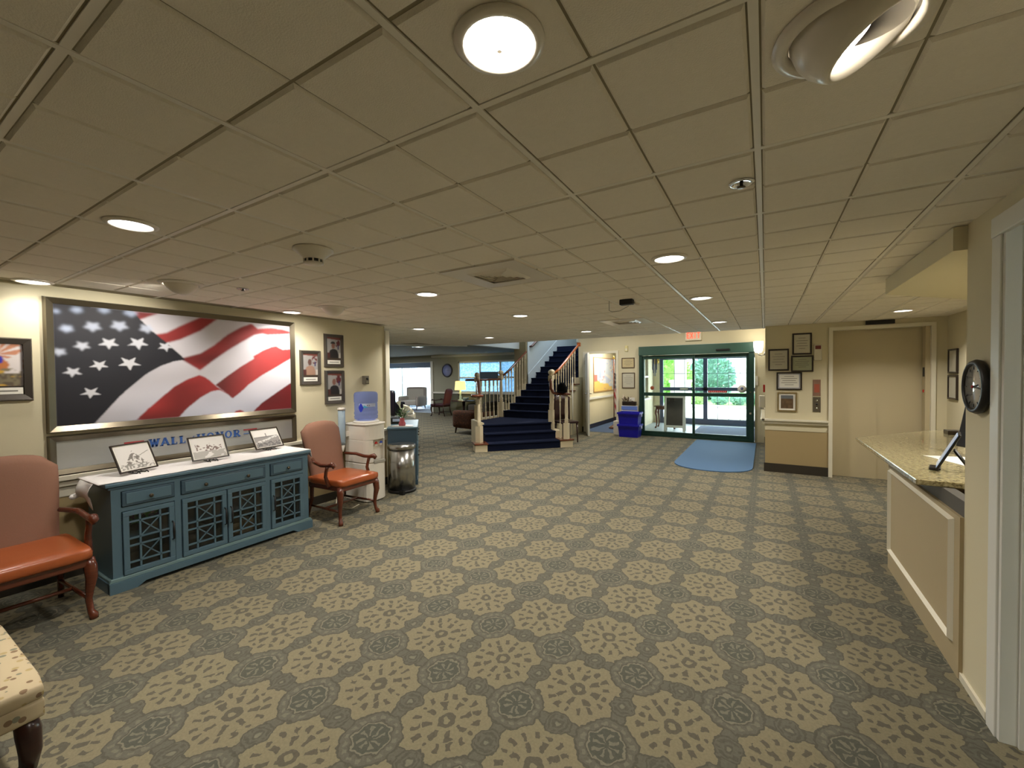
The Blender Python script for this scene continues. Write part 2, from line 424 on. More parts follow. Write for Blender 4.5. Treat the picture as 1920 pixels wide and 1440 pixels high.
K['stool'] = fabric_pattern('floral_cream_fabric', srgb(184, 168, 138), [srgb(128, 128, 110), srgb(128, 106, 84), srgb(168, 150, 108)], 22, thr=.5)
K['brocade'] = fabric_pattern('brown_brocade', srgb(78, 52, 40), [srgb(50, 44, 32), srgb(110, 66, 44)], 26, thr=.7)
K['striped'] = stripe_mat('pale_striped_fabric', srgb(214, 206, 198), srgb(178, 164, 158), 0, 22)
K['print'] = printmat('print'); K['print_g'] = printmat('print_glossy', .62)
CE = 2.195; U = .30991
KX = lambda k: (k-.0679)*U
JY = lambda j: (j+.9229)*U
XL = -4.52; YE = 7.42; YD = 10.36; XR = .82; YEDGE = 7.78

def struct(name, mb, m, parent=None, bevel=0):
    o = mb.build(name, m, parent, bevel)
    if parent is None: o['kind'] = 'structure'
    return o

# floors
struct('floor', MB().box((-16.6, -3.2, -.1), (3.2, 15.2, 0)), K['carpet'])
struct('floor_vestibule', MB().box((-2.93, 10.42, 0), (0, 13.35, .006)), mat('vestibule_floor', srgb(150, 160, 165), .5, noise=.05, nscale=4))
struct('floor_side_room', MB().box((-4.15, 10.42, 0), (-3.1, 14.0, .005)), mat('blue_carpet', srgb(58, 76, 104), .95, noise=.1, nscale=60))
struct('floor_sun_room', MB().box((-16.5, 12.8, 0), (-11.45, 15.0, .006)), mat('sunroom_floor', srgb(120, 122, 140), .6))
struct('ground_outside', MB().box((-30, 13.36, -.12), (40, 60, -.02)), K['concrete'])

# low ceiling (with the slanted edge towards the lounge)
def diagx(y): return -6.95+(y-6.4)*1.08/1.55
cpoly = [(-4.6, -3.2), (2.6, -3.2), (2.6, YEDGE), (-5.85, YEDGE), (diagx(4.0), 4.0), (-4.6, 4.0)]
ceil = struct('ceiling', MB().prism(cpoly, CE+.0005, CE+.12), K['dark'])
struct('ceiling_stair_hall', MB().box((-5.9, YEDGE, 4.3), (-4.0, 13.6, 4.4)), K['blue_w'])
struct('ceiling_entrance', MB().box((-4.0, YEDGE, 2.75), (.2, YD, 2.85)), K['wall'])
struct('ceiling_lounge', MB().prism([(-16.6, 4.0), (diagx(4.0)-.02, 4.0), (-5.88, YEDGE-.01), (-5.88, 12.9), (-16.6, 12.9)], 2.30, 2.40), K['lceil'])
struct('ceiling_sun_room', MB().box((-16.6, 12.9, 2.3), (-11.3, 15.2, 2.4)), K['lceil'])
struct('ceiling_vestibule', MB().box((-2.97, 10.48, 2.35), (.12, 13.3, 2.45)), K['white'])
struct('ceiling_side_room', MB().box((-4.3, 10.48, 2.35), (-2.98, 14.1, 2.45)), K['white'])

# tiles: every two-foot panel has a cross groove, so four pads each
def tile_mesh(x0, x1, y0, y1, xm, ym):
    mb = MB(); zb = CE-.008; zt = CE
    xs = [(x0, x1)] if not (x0 < xm < x1) else [(x0, xm), (xm, x1)]
    ys = [(y0, y1)] if not (y0 < ym < y1) else [(y0, ym), (ym, y1)]
    for (a, b) in xs:
        for (c, d) in ys:
            ia = .013 if a == x0 else .003; ib = .013 if b == x1 else .003
            ic = .013 if c == y0 else .004; id_ = .013 if d == y1 else .004
            if b-a < .06 or d-c < .06: continue
            A, B, C_, D = a+ia, b-ib, c+ic, d-id_; e = .007
            vs = [(A, C_, zt), (B, C_, zt), (B, D, zt), (A, D, zt), (A+e, C_+e, zb), (B-e, C_+e, zb), (B-e, D-e, zb), (A+e, D-e, zb)]
            mb.add(vs, [[4, 7, 6, 5], [0, 1, 5, 4], [1, 2, 6, 5], [2, 3, 7, 6], [3, 0, 4, 7]])
    return mb
shared = None
for k in range(-26, 8, 2):
    for j in range(-6, 26, 2):
        x0, x1, y0, y1 = KX(k), KX(k+2), JY(j), JY(j+2)
        if x1 < XL and y0 < 4.0: continue
        if j >= 24: y1 = YEDGE-.005
        if k <= -16 and y0 < 4.0: 
            if x1 < -4.5: continue
        cx, cy = (x0+x1)/2, (y0+y1)/2
        if cx < XL and (cx < diagx(cy)+.28 or cy < 4.2): continue
        if x0 < XL < x1 and cy < 4.1: x0 = XL
        if x1-x0 < .08 or y1-y0 < .08: continue
        full = abs(x1-x0-2*U) < 1e-4 and abs(y1-y0-2*U) < 1e-4
        if full:
            if shared is None:
                shared = tile_mesh(0, 2*U, 0, 2*U, U, U).mesh('ceiling_tile'); shared.materials.append(K['tile'])
                for v in shared.vertices: v.co.z -= CE
            o = obj('ceiling_tile', shared, None, ceil, (x0, y0, CE))
        else:
            tile_mesh(x0, x1, y0, y1, KX(k+1), JY(j+1)).build('ceiling_tile', K['tile'], ceil, fix=False)
for k in range(-24, 8, 2):
    ylo = -2 if KX(k) > XL else 4.3
    if KX(k) < XL:
        ylo = max(4.0, 6.4+(KX(k)+6.95)*0); 
        # start where the slanted edge crosses
        y = 6.4+(KX(k)+6.95)*1.55/1.08
        if KX(k) < -5.85:
            MB().box((KX(k)-.012, 4.0, CE-.004), (KX(k)+.012, min(YEDGE, y), CE)).build('ceiling_bar', K['tbar'], ceil) if y > 4.2 and False else None
            continue
    MB().box((KX(k)-.009, ylo, CE-.004), (KX(k)+.009, YEDGE, CE)).build('ceiling_bar', K['tbar'], ceil)
for j in range(-6, 26, 2):
    y = JY(j)
    MB().box((XL if y < 4.0 else max(diagx(y), -8), y-.009, CE-.0035), (2.0, y+.009, CE)).build('ceiling_bar', K['tbar'], ceil)

# ---- walls
wl = struct('wall_left', MB().box((-4.64, -3.2, 0), (XL, 4.09, CE)), K['wall'])
struct('wall_back', MB().box((-4.6, -3.3, 0), (2.6, -3.2, CE)), K['wall'])
r = MB()
r.box((XR, 2.45, 0), (XR+.12, 2.83, CE)); r.box((XR, 1.55, 2.06), (XR+.12, 2.45, CE)); r.box((XR, -3.2, 0), (XR+.12, 1.55, CE))
struct('wall_right', r, K['wall'])
struct('wall_desk_nook', MB().box((1.98, 2.0, 0), (2.1, YE, CE)), K['wall'])
struct('wall_desk_nook_near', MB().box((.94, 2.71, 0), (1.98, 2.83, CE)), K['wall'])
e = MB()
e.box((0, YE, 0), (.77, YE+.12, CE)); e.box((1.87, YE, 0), (1.98, YE+.12, CE)); e.box((.77, YE, 2.12), (1.87, YE+.12, CE))
struct('wall_lift', e, K['wall'])
struct('wall_corner_side', MB().box((0, YE+.12, 0), (.12, YD+.1, 2.8)), K['wall'])
struct('wall_above_lift', MB().box((-.0, YEDGE-.05, CE+.12), (.12, YEDGE, 2.8)), K['wall'])
d = MB()
d.box((-4.195, YD, 0), (-4.0, YD+.12, 2.8)); d.box((-4.0, YD, 2.04), (-3.18, YD+.12, 2.8)); d.box((-3.18, YD, 0), (-2.62, YD+.12, 2.8))
d.box((-2.62, YD, 2.15), (-.19, YD+.12, 2.8)); d.box((-.19, YD, 0), (0, YD+.12, 2.8))
struct('wall_entrance', d, K['wall'])
# stair hall walls
struct('wall_stair_left_upper', MB().box((-5.88, YEDGE, 2.2), (-5.72, 9.9, 4.3)), K['blue_w'])
struct('wall_stair_left', MB().box((-5.52, 9.97, 0), (-5.50, 13.5, 4.3)), K['blue_w'])
struct('wall_stair_pier', MB().box((-5.88, 9.9, 0), (-5.52, 13.5, 4.3)), mat('olive_tan_paint', srgb(150, 138, 108), .8))
struct('wall_stair_right', MB().box((-4.195, YD+.12, 0), (-4.15, 13.5, 4.3)), mat('stair_wall_green_grey', srgb(160, 165, 150), .8))
struct('wall_stair_right_upper', MB().box((-4.1, YEDGE, 2.8), (-4.02, YD+.12, 4.3)), K['wall'])
struct('wall_stair_back', MB().box((-5.5, 13.5, 0), (-4.0, 13.6, 4.3)), mat('stair_back_green', srgb(150, 165, 140), .8))
struct('wall_stair_front_upper', MB().box((-5.88, YEDGE-.06, CE+.12), (-4.02, YEDGE, 4.3)), K['blue_w'])
struct('wall_entrance_fascia', MB().box((-4.02, YEDGE-.06, CE+.12), (.12, YEDGE-.0, 2.85)), K['wall'])
# lounge walls
lw = MB()
lw.box((-11.4, 12.8, .82), (-10.12, 12.92, 2.3)); lw.box((-10.12, 12.8, 2.04), (-6.9, 12.92, 2.3)); lw.box((-6.9, 12.8, .82), (-5.88, 12.92, 2.3))
lw.box((-16.6, 12.8, 2.05), (-11.4, 12.92, 2.3))
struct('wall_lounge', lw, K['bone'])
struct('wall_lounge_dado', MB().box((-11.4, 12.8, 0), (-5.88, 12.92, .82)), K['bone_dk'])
struct('wall_lounge_near', MB().box((-16.6, 3.9, 0), (-4.64, 4.0, 2.3)), K['bone'])
struct('wall_lounge_far_left', MB().box((-16.7, 4.0, 0), (-16.6, 15.2, 2.3)), K['bone'])
struct('trim_1', MB().box((-11.4, 12.76, .80), (-5.9, 12.8, .86)), K['white'])
struct('trim_2', MB().box((-11.4, 12.70, 2.22), (-5.9, 12.8, 2.30)), K['white'])
struct('trim_3', MB().box((-11.5, 12.76, 0), (-11.38, 12.95, 2.08)), K['white'])
struct('wall_sun_room_right', MB().box((-11.4, 12.92, 0), (-11.28, 15.1, 2.3)), K['bone'])
sw = MB(); sw.box((-16.6, 15, 0), (-11.3, 15.1, .12)); sw.box((-16.6, 15, 2.12), (-11.3, 15.1, 2.3)); sw.box((-13.3, 15, .12), (-11.3, 15.1, 2.12))
struct('wall_sun_room', sw, K['white'])
_a = Vector((diagx(4.6), 4.6, 0)); _b = Vector((-5.86, YEDGE-.02, 0)); _d = (_b-_a).normalized(); _n = Vector((-_d.y, _d.x, 0))
struct('trim_10', MB().slab([(0, CE-.03), ((_b-_a).length, CE-.03), ((_b-_a).length, CE+.06), (0, CE+.06)], (_a, _d, (0, 0, 1), _n), .0, .04), K['white'])
# sun room windows
def window(name, x0, x1, z0, z1, y, mull, rails, fm, gm, w=.05, d=.08):
    root = struct(name, MB().box((x0, y+d*.4, z0), (x1, y+d*.5, z1)), gm)
    f = MB(); f.box((x0, y, z0), (x0+w, y+d, z1)); f.box((x1-w, y, z0), (x1, y+d, z1)); f.box((x0, y, z0), (x1, y+d, z0+w)); f.box((x0, y, z1-w), (x1, y+d, z1))
    f.build('window_frame', fm, root)
    for m_ in mull: MB().box((m_-w/2, y, z0+w), (m_+w/2, y+d, z1-w)).build('window_mullion', fm, root)
    for r_ in rails: MB().box((x0+w, y+.01, r_-w*.35), (x1-w, y+d-.01, r_+w*.35)).build('window_rail', fm, root)
    return root
window('window_1', -16.5, -13.35, .12, 2.12, 15.0, [-15.35], [], K['white'], K['glass'], .12)
w2 = window('window_2', -10.12, -6.9, .84, 2.04, 12.8, [-9.1, -8.2], [1.42], K['white'], K['lace'], .06)
MB().box((-10.2, 12.72, .80), (-6.85, 12.8, .84)).build('window_sill', K['white'], w2)

# left wall chair rail, pier trim at the wall's end
cr = MB(); cr.box((XL, -3.2, .745), (XL+.05, 4.10, .785)); cr.box((XL, -3.2, .70), (XL+.03, 4.09, .745)); cr.box((XL, -3.2, .62), (XL+.012, 4.09, .70))
struct('trim_4', cr, K['trim'], bevel=.006)
struct('wall_left_dado', MB().box((XL, -3.2, .1), (XL+.006, 4.09, .62)), K['wall_low'])
struct('baseboard_left', MB().box((XL, -3.2, 0), (XL+.014, 4.09, .1)), K['kick'])
struct('trim_5', MB().box((-4.60, 4.09, 0), (-4.50, 4.16, 2.13)), K['trim'])
st = MB(); st.box((-4.66, 4.16, .70), (-4.44, 4.26, .785)); st.box((-4.64, 4.16, .63), (-4.5, 4.24, .70))
struct('trim_6', st, K['trim'], bevel=.01)

# lift wall: chair rail, base, doorway
cr = MB(); cr.box((-.05, YE-.06, .77), (.77, YE, .80)); cr.box((-.03, YE-.035, .73), (.77, YE, .77)); cr.box((-.06, YE-.06, .77), (0, YE+2.8, .80)); cr.box((-.035, YE, .73), (0, YE+2.8, .77))
struct('trim_7', cr, K['trim'], bevel=.006)
struct('trim_8', MB().slab([(0, .69), (.77, .69), (.73, .63), (0, .63)], ((0, YE, 0), (1, 0, 0), (0, 0, 1), (0, -1, 0)), 0, .012), K['wall'])
struct('wall_lift_dado', MB().box((0, YE-.006, .13), (.775, YE, .63)), K['wall_low'])
struct('baseboard_lift', MB().box((-.012, YE-.014, 0), (.775, YE, .13)), K['kick'])
struct('baseboard_corner', MB().box((-.014, YE, 0), (0, YD, .13)), K['kick'])
struct('baseboard_entrance', MB().box((-4.1, YD-.014, 0), (-4.06, YD, .13)), K['kick'])
struct('baseboard_right', MB().box((XR-.012, 2.551, 0), (XR, 2.86, .035)), K['trim'])
c = MB(); c.box((.77, YE-.03, 0), (.815, YE+.13, 2.075)); c.box((1.825, YE-.03, 0), (1.87, YE+.13, 2.075)); c.box((.77, YE-.03, 2.075), (1.87, YE+.13, 2.12))
dl = struct('door_lift', c, K['trim'])
MB().box((.80, YE+.15, 0), (1.32, YE+.17, 2.12)).build('door_panel', K['elev'], dl)
MB().box((1.32, YE+.165, 0), (1.86, YE+.185, 2.12)).build('door_panel', K['elev'], dl)
j = MB(); j.box((1.78, YE+.02, 0), (1.825, YE+.15, 2.075)); j.build('jamb', K['elev'], dl)
MB().box((1.772, YE+.05, 1.42), (1.78, YE+.10, 1.54)).build('indicator', K['black'], dl)
MB().lathe([(.02, 0), (.02, .008)], (1.78, YE+.08, 1.23), 12, (-1, 0, 0)).build('button', K['red'], dl)

struct('wall_lift_shaft', MB().box((.60, YE+.20, 0), (2.05, YE+.26, CE)), K['wall'])
struct('wall_lift_lining', MB().box((.70, YE+.12, 0), (.80, YE+.20, CE)).box((1.86, YE+.12, 0), (1.98, YE+.20, CE)).box((.70, YE+.12, 2.12), (1.98, YE+.20, CE)), K['elev'])
# dropped soffit above the desk
sp = [(.77, 2.83), (1.98, 2.83), (1.98, 5.4), (1.42, 4.85), (.77, 4.15)]
struct('ceiling_soffit', MB().prism(sp, 2.07, CE-.012), K['wall'])

# near right doorway: casing, jamb, leaf
c = MB(); c.box((XR-.018, 2.45, 0), (XR, 2.525, 2.04)); c.box((XR-.022, 1.46, 2.04), (XR, 2.525, 2.12)); c.box((XR-.014, 2.5255, 0), (XR, 2.54, 2.12))
c.box((XR-.022, 1.46, 0), (XR, 1.55, 2.04))
dr = struct('door_1', c, K['white'], bevel=.004)
MB().box((XR-.01, 2.43, 0), (XR+.13, 2.45, 2.06)).build('jamb', K['white'], dr)
MB().box((XR+.04, 2.415, 0), (XR+.08, 2.43, 2.05)).build('door_stop', K['white'], dr)
MB().box((XR+.13, 2.37, .01), (XR+.95, 2.41, 2.04)).build('door_leaf', K['white'], dr)
h = MB(); h.box((XR+.09, 2.420, .29), (XR+.125, 2.43, .39)); h.lathe([(.008, 0), (.008, .1)], (XR+.128, 2.418, .29), 8)
h.build('hinge', K['black'], dr)
struct('wall_office', MB().box((XR+1.3, -1, 0), (XR+1.35, 2.7, CE)), K['wall'])
struct('ceiling_office', MB().box((XR+.12, -1, 2.1), (XR+1.3, 2.70, 2.15)), K['wall'])

# side-room door in the entrance wall
c = MB(); c.box((-4.06, YD-.03, 0), (-3.99, YD+.12, 2.02)); c.box((-3.19, YD-.03, 0), (-3.13, YD+.12, 2.02)); c.box((-4.06, YD-.03, 2.02), (-3.13, YD+.12, 2.08))
d2 = struct('door_2', c, K['trim'])
a0 = Vector((-3.985, YD-.02, 0)); a1 = Vector((-3.62, 9.56, 0)); dv = (a1-a0).normalized(); nv = Vector((-dv.y, dv.x, 0))
lf = MB().slab([(0, .01), (.86, .01), (.86, 2.01), (0, 2.01)], (a0, dv, (0, 0, 1), nv), -.022, .022).build('door_leaf', K['white'], d2)
hd = MB().slab([(.76, .95), (.83, .95), (.83, 1.12), (.76, 1.12)], (a0, dv, (0, 0, 1), nv), -.03, .03)
hd.tube([a0+dv*.79+nv*.03+Vector((0, 0, 1.03)), a0+dv*.79+nv*.07+Vector((0, 0, 1.03)), a0+dv*.68+nv*.07+Vector((0, 0, 1.03))], .01)
hd.tube([a0+dv*.79-nv*.03+Vector((0, 0, 1.03)), a0+dv*.79-nv*.07+Vector((0, 0, 1.03)), a0+dv*.68-nv*.07+Vector((0, 0, 1.03))], .01)
hd.build('door_handle', K['chrome'], lf)
for z in (.25, 1.75):
    MB().slab([(.0, z), (.03, z), (.03, z+.1), (0, z+.1)], (a0, dv, (0, 0, 1), nv), -.03, .03).build('hinge', K['steel'], d2)
MB().slab([(.30, .3), (.34, .3), (.34, 1.6), (.30, 1.6)], (a0+dv*0, dv, (0, 0, 1), nv), .022, .026).build('edge_plate', K['steel'], lf) if False else None
struct('wall_side_room_left', MB().box((-4.148, 10.48, 0), (-4.12, 14.0, 2.4)), K['wall'])
struct('wall_side_room_back', MB().box((-4.3, 14.0, 0), (-2.8, 14.1, 2.4)), K['bone'])
struct('wall_side_room_right', MB().box((-3.10, 10.48, 0), (-2.98, 14.0, 2.4)), K['wall'])
struct('baseboard_side_room', MB().box((-4.12, 10.5, 0), (-4.10, 14.0, .12)), mat('navy_base', srgb(20, 26, 50), .6))
struct('trim_9', MB().box((-4.12, 10.5, .80), (-4.09, 14.0, .86)), K['white'])
area_light('side_room_light', (-3.5, 11.6, 2.33), (0, 0, 0), .5, 70, (1, .97, .9))
l = thing('ceiling_light', 'glowing oblong light on the ceiling of the side room', 'light', (-3.45, 11.9, 2.35))
MB((-3.45, 11.9, 2.35)).box((-3.75, 11.6, 2.33), (-3.15, 12.2, 2.35)).build('frame', K['white'], l)
MB((-3.45, 11.9, 2.35)).box((-3.72, 11.63, 2.322), (-3.18, 12.17, 2.33)).build('diffuser', K['lens'], l)

# vestibule shell
vw = MB(); vw.box((-2.978, 10.48, 0), (-2.92, 13.2, .80)); vw.box((-2.978, 10.48, 2.05), (-2.92, 13.2, 2.4)); vw.box((-2.978, 10.48, .8), (-2.92, 10.6, 2.05)); vw.box((-2.978, 12.55, .8), (-2.92, 13.2, 2.05))
struct('wall_vestibule_left', vw, K['wall'])
w3 = struct('window_3', MB().box((-2.95, 10.6, .8), (-2.945, 12.55, 2.05)), K['glass'])
MB().box((-2.96, 10.6, .76), (-2.84, 12.55, .80)).build('window_sill', K['white'], w3)
MB().box((-2.97, 11.5, .8), (-2.91, 11.56, 2.05)).build('window_mullion', K['white'], w3)
MB().box((-2.97, 10.6, 1.38), (-2.91, 12.55, 1.43)).build('window_rail', K['white'], w3)
struct('wall_vestibule_right', MB().box((.0, 10.48, 0), (.12, 13.3, 2.4)), K['wall'])
vo = MB(); vo.box((-2.978, 13.2, 0), (-2.735, 13.32, 2.4)); vo.box((-2.735, 13.2, 1.98), (0, 13.32, 2.4))
struct('wall_vestibule_outer', vo, K['wall'])
R_ = .157; T_ = .28; SY = 8.75; SXL = -5.52; SXR = -4.2
def up_at(y): return 3*R_+R_*(1+(y-SY)/T_)
stair = thing('staircase', 'cream and navy carpeted staircase turning up behind turned balusters', 'stairs', (-4.8, 8.0, 0))
so_ = (-4.8, 8.0, 0)
# angled lower steps
f0 = Vector((-4.66, 6.78)); f1 = Vector((-3.60, 7.86)); dn = (f1-f0).normalized(); nn = Vector((-dn.y, dn.x))
def pt(v): return (v.x, v.y)
for i in range(2):
    a = f0+nn*(.26*i); b = f1+nn*(.26*i)
    mb = MB(so_).prism([pt(a), pt(b), pt(b+nn*.5), pt(a+nn*.5)], 0 if i == 0 else R_, R_*(i+1)-.012)
    mb.prism([pt(a-nn*.025), pt(b-nn*.025), pt(b+nn*.3), pt(a+nn*.3)], R_*(i+1)-.03, R_*(i+1))
    mb.build('step', K['navy'], stair, bevel=.006)
a = f0+nn*.52; b = f1+nn*.52
land = [pt(a), pt(b), (SXR, SY), (SXL-.1, SY), (SXL-.12, 7.66)]
mb = MB(so_).prism(land, 0, R_*3-.012); mb.prism([pt(a-nn*.025), pt(b-nn*.025), (SXR, SY), (SXL-.06, SY), (SXL-.08, 7.70)], R_*3-.03, R_*3)
mb.build('landing', K['navy'], stair, bevel=.006)
# white side box of landing
MB(so_).prism([(a.x-.03, a.y-.03), (SXL-.17, 7.64), (SXL-.17, SY+.02), (SXL-.1, SY+.02), (SXL-.1, 7.68), (a.x+.02, a.y+.03)], 0, R_*3+.035).build('side_curb', K['spindle'], stair)
# straight flight
for i in range(11):
    y = SY+T_*i; z = R_*(4+i)
    mb = MB(so_).box((SXL, y, z-R_-.0), (SXR, y+T_+.03, z-.012)); mb.box((SXL, y-.025, z-.03), (SXR, y+T_+.0, z))
    mb.build('step', K['navy'], stair, bevel=.006)
MB(so_).box((SXL, SY+T_*11-.02, 2.14), (SXR, 13.5, R_*15)).build('upper_landing', K['navy'], stair)
# plinths with oak caps
ldir = (-dn)
def plinth(p, d, L):
    q = [p+nn*-.02, p+d*L+nn*-.02, p+d*L+nn*.26, p+nn*.26]
    MB(so_).prism([pt(v) for v in q], 0, R_-.02).build('plinth', K['spindle'], stair)
    c = (q[0]+q[2])/2; qq = [c+(v-c)*1.16 for v in q]
    MB(so_).prism([pt(v) for v in qq], R_-.02, R_+.01).build('plinth_cap', K['railwood'], stair, bevel=.008)
plinth(f0-dn*.005, -dn, .24); plinth(f1+dn*.005, dn, .27)
MB(so_).prism([pt(v) for v in (f1+dn*.0+nn*.26, f1+dn*.14+nn*.26, f1+dn*.14+nn*.62, f1+nn*.62)], 0, R_*2).build('plinth', K['spindle'], stair)
# balusters
def bal_mesh(h, sq=.030):
    mb = MB(); mb.cbox((0, 0, h*.10), (sq, sq, h*.20)); mb.cbox((0, 0, h*.93), (sq, sq, h*.14))
    r = sq/2
    mb.lathe([(r*.9, h*.20), (r*.6, h*.215), (r*1.05, h*.235), (r*.55, h*.26), (r*.95, h*.29), (r*1.0, h*.33), (r*.5, h*.37), (r*.9, h*.385), (r*.5, h*.40), (r*.62, h*.6), (r*.95, h*.80), (r*.7, h*.84), (r*.95, h*.86)], n=10)
    return mb.mesh('baluster')
BM = {}
def baluster(x, y, z0, z1):
    h = round(z1-z0, 2)
    if h not in BM:
        BM[h] = bal_mesh(h); BM[h].materials.append(K['spindle'])
    obj('baluster', BM[h], None, stair, (x-so_[0], y-so_[1], z0))
def newel(x, y, z0, z1, ball=True, w=.10, base=.34):
    o = (so_)
    mb = MB(o); h = z1-z0
    mb.cbox((x, y, z0+h*base/2), (w, w, h*base)); r = w/2
    mb.lathe([(r*.95, z0+h*base), (r*.6, z0+h*(base+.02)), (r*1.0, z0+h*(base+.04)), (r*.6, z0+h*(base+.06)), (r*.95, z0+h*(base+.085)), (r*.62, z0+h*(base+.11)), (r*.72, z0+h*.6), (r*.6, z0+h*.8), (r*.5, z0+h*(.86 if ball else 1.0))], (x, y, 0), 14)
    if ball:
        mb.cbox((x, y, z0+h*.90), (w*.9, w*.9, h*.10)); 
        mb.lathe([(r*.9, z1-.08), (r*.45, z1-.06), (r*.55, z1-.05)], (x, y, 0), 14)
    n = mb.build('newel_post', K['spindle'], stair)
    if ball:
        MB(o).lathe([(.005, z1-.055), (r*.8, z1-.045), (r*1.2, z1-.01), (r*1.2, z1+.025), (r*.8, z1+.055), (.005, z1+.07)], (x, y, 0), 14).build('ball_finial', K['spindle'], n)
zL = R_*3
A = Vector((-5.57, 7.72)); B = Vector((-5.57, 8.72)); Cn = Vector((-3.99, 8.27)); D = Vector((-4.22, 8.80))
newel(A.x, A.y, zL, 1.50); newel(B.x, B.y, zL, 1.55, w=.11)
newel(Cn.x, Cn.y, R_*2, 1.54); newel(D.x, D.y, zL, 1.55, w=.11)
FL = Vector((-4.87, 6.80)); FR = Vector((-3.52, 8.01))
newel(FL.x, FL.y, R_+.01, 1.06, ball=False, w=.11, base=.36); newel(FR.x, FR.y, R_+.01, 1.07, ball=False, w=.10, base=.36)
# rails
def rail(pts, m=K['railwood'], w=.036, t=.026): MB(so_).tube(pts, [(t, w)]*len(pts), 10).build('handrail', m, stair)
rail([(A.x-.25, A.y-.1, 1.395), (A.x, A.y, 1.395), (B.x, B.y, 1.395)])
yT = 9.88
rail([(B.x+.02, B.y+.03, 1.47), (-5.5, 9.0, 1.62), (-5.5, yT, 1.62+(yT-9.0)*R_/T_)])
rail([(D.x, D.y, 1.50), (-4.13, 9.0, 1.62), (-4.1, 10.12, 1.62+1.12*R_/T_)], K['railwood_lt'])
MB(so_).cbox((-4.1, 10.15, 2.26), (.08, .07, .10)).build('rail_cap', K['railwood_lt'], stair)
rail([(A.x+.02, A.y-.02, 1.42), (-5.42, 7.55, 1.36), (-5.15, 7.2, 1.17), (-4.98, 6.98, 1.10), (-4.87, 6.82, 1.09)])
MB(so_).lathe([(.11, 1.065), (.13, 1.085), (.12, 1.115)], (FL.x-.02, FL.y-.02, 0), 16).build('volute', K['railwood'], stair)
rail([(Cn.x, Cn.y, 1.42), (-3.97, 8.2, 1.36), (-3.92, 8.12, 1.20), (-3.84, 8.08, 1.11), (-3.68, 8.04, 1.09), (-3.50, 8.0, 1.09)])
MB(so_).lathe([(.06, 1.07), (.075, 1.09), (.07, 1.115)], (-3.49, 8.0, 0), 16).build('volute', K['railwood'], stair)
rail([(-5.5, 10.1, 2.27), (-5.45, 10.1, 2.27), (-5.45, 11.8, 2.27+1.7*R_/T_)], K['mahog'])
for i in range(5): baluster(-5.57, A.y+.16+.17*i, zL, 1.375)
for i in range(4):
    for s in (.0, .14):
        y = SY+.08+T_*i+s
        if y < yT-.03: baluster(-5.5, y, R_*(4+i), 1.60+(y-9.0)*R_/T_)
for i in range(5):
    for s in (.05, .19):
        y = SY+.05+T_*i+s
        if y < 10.1: baluster(-4.14, y, R_*(4+i), 1.60+(y-9.0)*R_/T_)
baluster(-3.67, 8.03, R_+.01, 1.07)
baluster(-3.86, 8.10, R_*2, 1.09); baluster(-3.93, 8.20, R_*2, 1.2); baluster(-4.10, 8.50, R_*3, 1.45)
baluster(-5.02, 7.05, R_*2, 1.1); baluster(-5.2, 7.28, R_*2, 1.2)
baluster(-4.99, 6.93, R_*1, 1.08)
rail([(Cn.x, Cn.y, 1.45), (D.x, D.y, 1.46)])
# skirts and under-stair panels
sk = [(9.97, up_at(9.97)-.1), (11.9, up_at(11.9)-.1), (11.9, up_at(11.9)+.2), (9.97, up_at(9.97)+.2)]
MB(so_).slab(sk, ((SXL+.0, 0, 0), (0, 1, 0), (0, 0, 1), (1, 0, 0)), 0, .03).build('skirt_board', K['blue_w'], stair)
pr = [(SY, 0)]
for i in range(6): pr += [(SY+T_*i, R_*(4+i)), (SY+T_*(i+1), R_*(4+i))]
prL = [p for p in pr if p[0] <= 9.9]+[(9.9, prevz := R_*8), (9.9, 0)]
MB(so_).slab(prL, ((SXL-.06, 0, 0), (0, 1, 0), (0, 0, 1), (1, 0, 0)), 0, .06).build('side_stringer', K['spindle'], stair)
prR = pr+[(SY+T_*6, 0)]
prR = [(SY, 0)]+[q for i in range(6) for q in ((SY+T_*i, R_*(4+i)), (min(SY+T_*(i+1), 10.355), R_*(4+i)))]+[(10.355, 0)]
MB(so_).slab(prR, ((SXR, 0, 0), (0, 1, 0), (0, 0, 1), (1, 0, 0)), .0, .10).build('under_stair_panel', K['wall'], stair)
for i in range(5):
    y = SY+T_*i
    MB(so_).box((SXR, y-.02, R_*(4+i)-.025), (SXR+.125, y+T_-.01, R_*(4+i)+.003)).build('tread_end', K['railwood'] if i > 2 else K['trim'], stair)
p = MB().lathe([(.012, 0), (.012, 1.43)], (-4.05, 9.6, 0), 8).build('white_pole', K['white']); tag(p, 'thin white pole standing beside the stair wall', 'pole')
# black cap on the right-hand volute
cp = MB((-3.6, 8.0, 1.12)).lathe([(.10, 1.118), (.105, 1.14), (.10, 1.22), (.075, 1.29), (.03, 1.33), (.004, 1.335)], (-3.62, 8.03, 0), 14)
cp.grid(lambda u, v: (-3.62+(.07+.10*v)*math.cos(-2.6+u*1.6), 8.03+(.07+.10*v)*math.sin(-2.6+u*1.6), 1.14-.01*v), 8, 3, th=(0, 0, .008))
o = cp.build('baseball_cap', mat('black_cloth', srgb(14, 14, 16), 1.0, spec=.1), None, loc=(-3.6, 8.0, 1.12)); tag(o, 'black cap set on the right-hand stair rail end', 'hat')
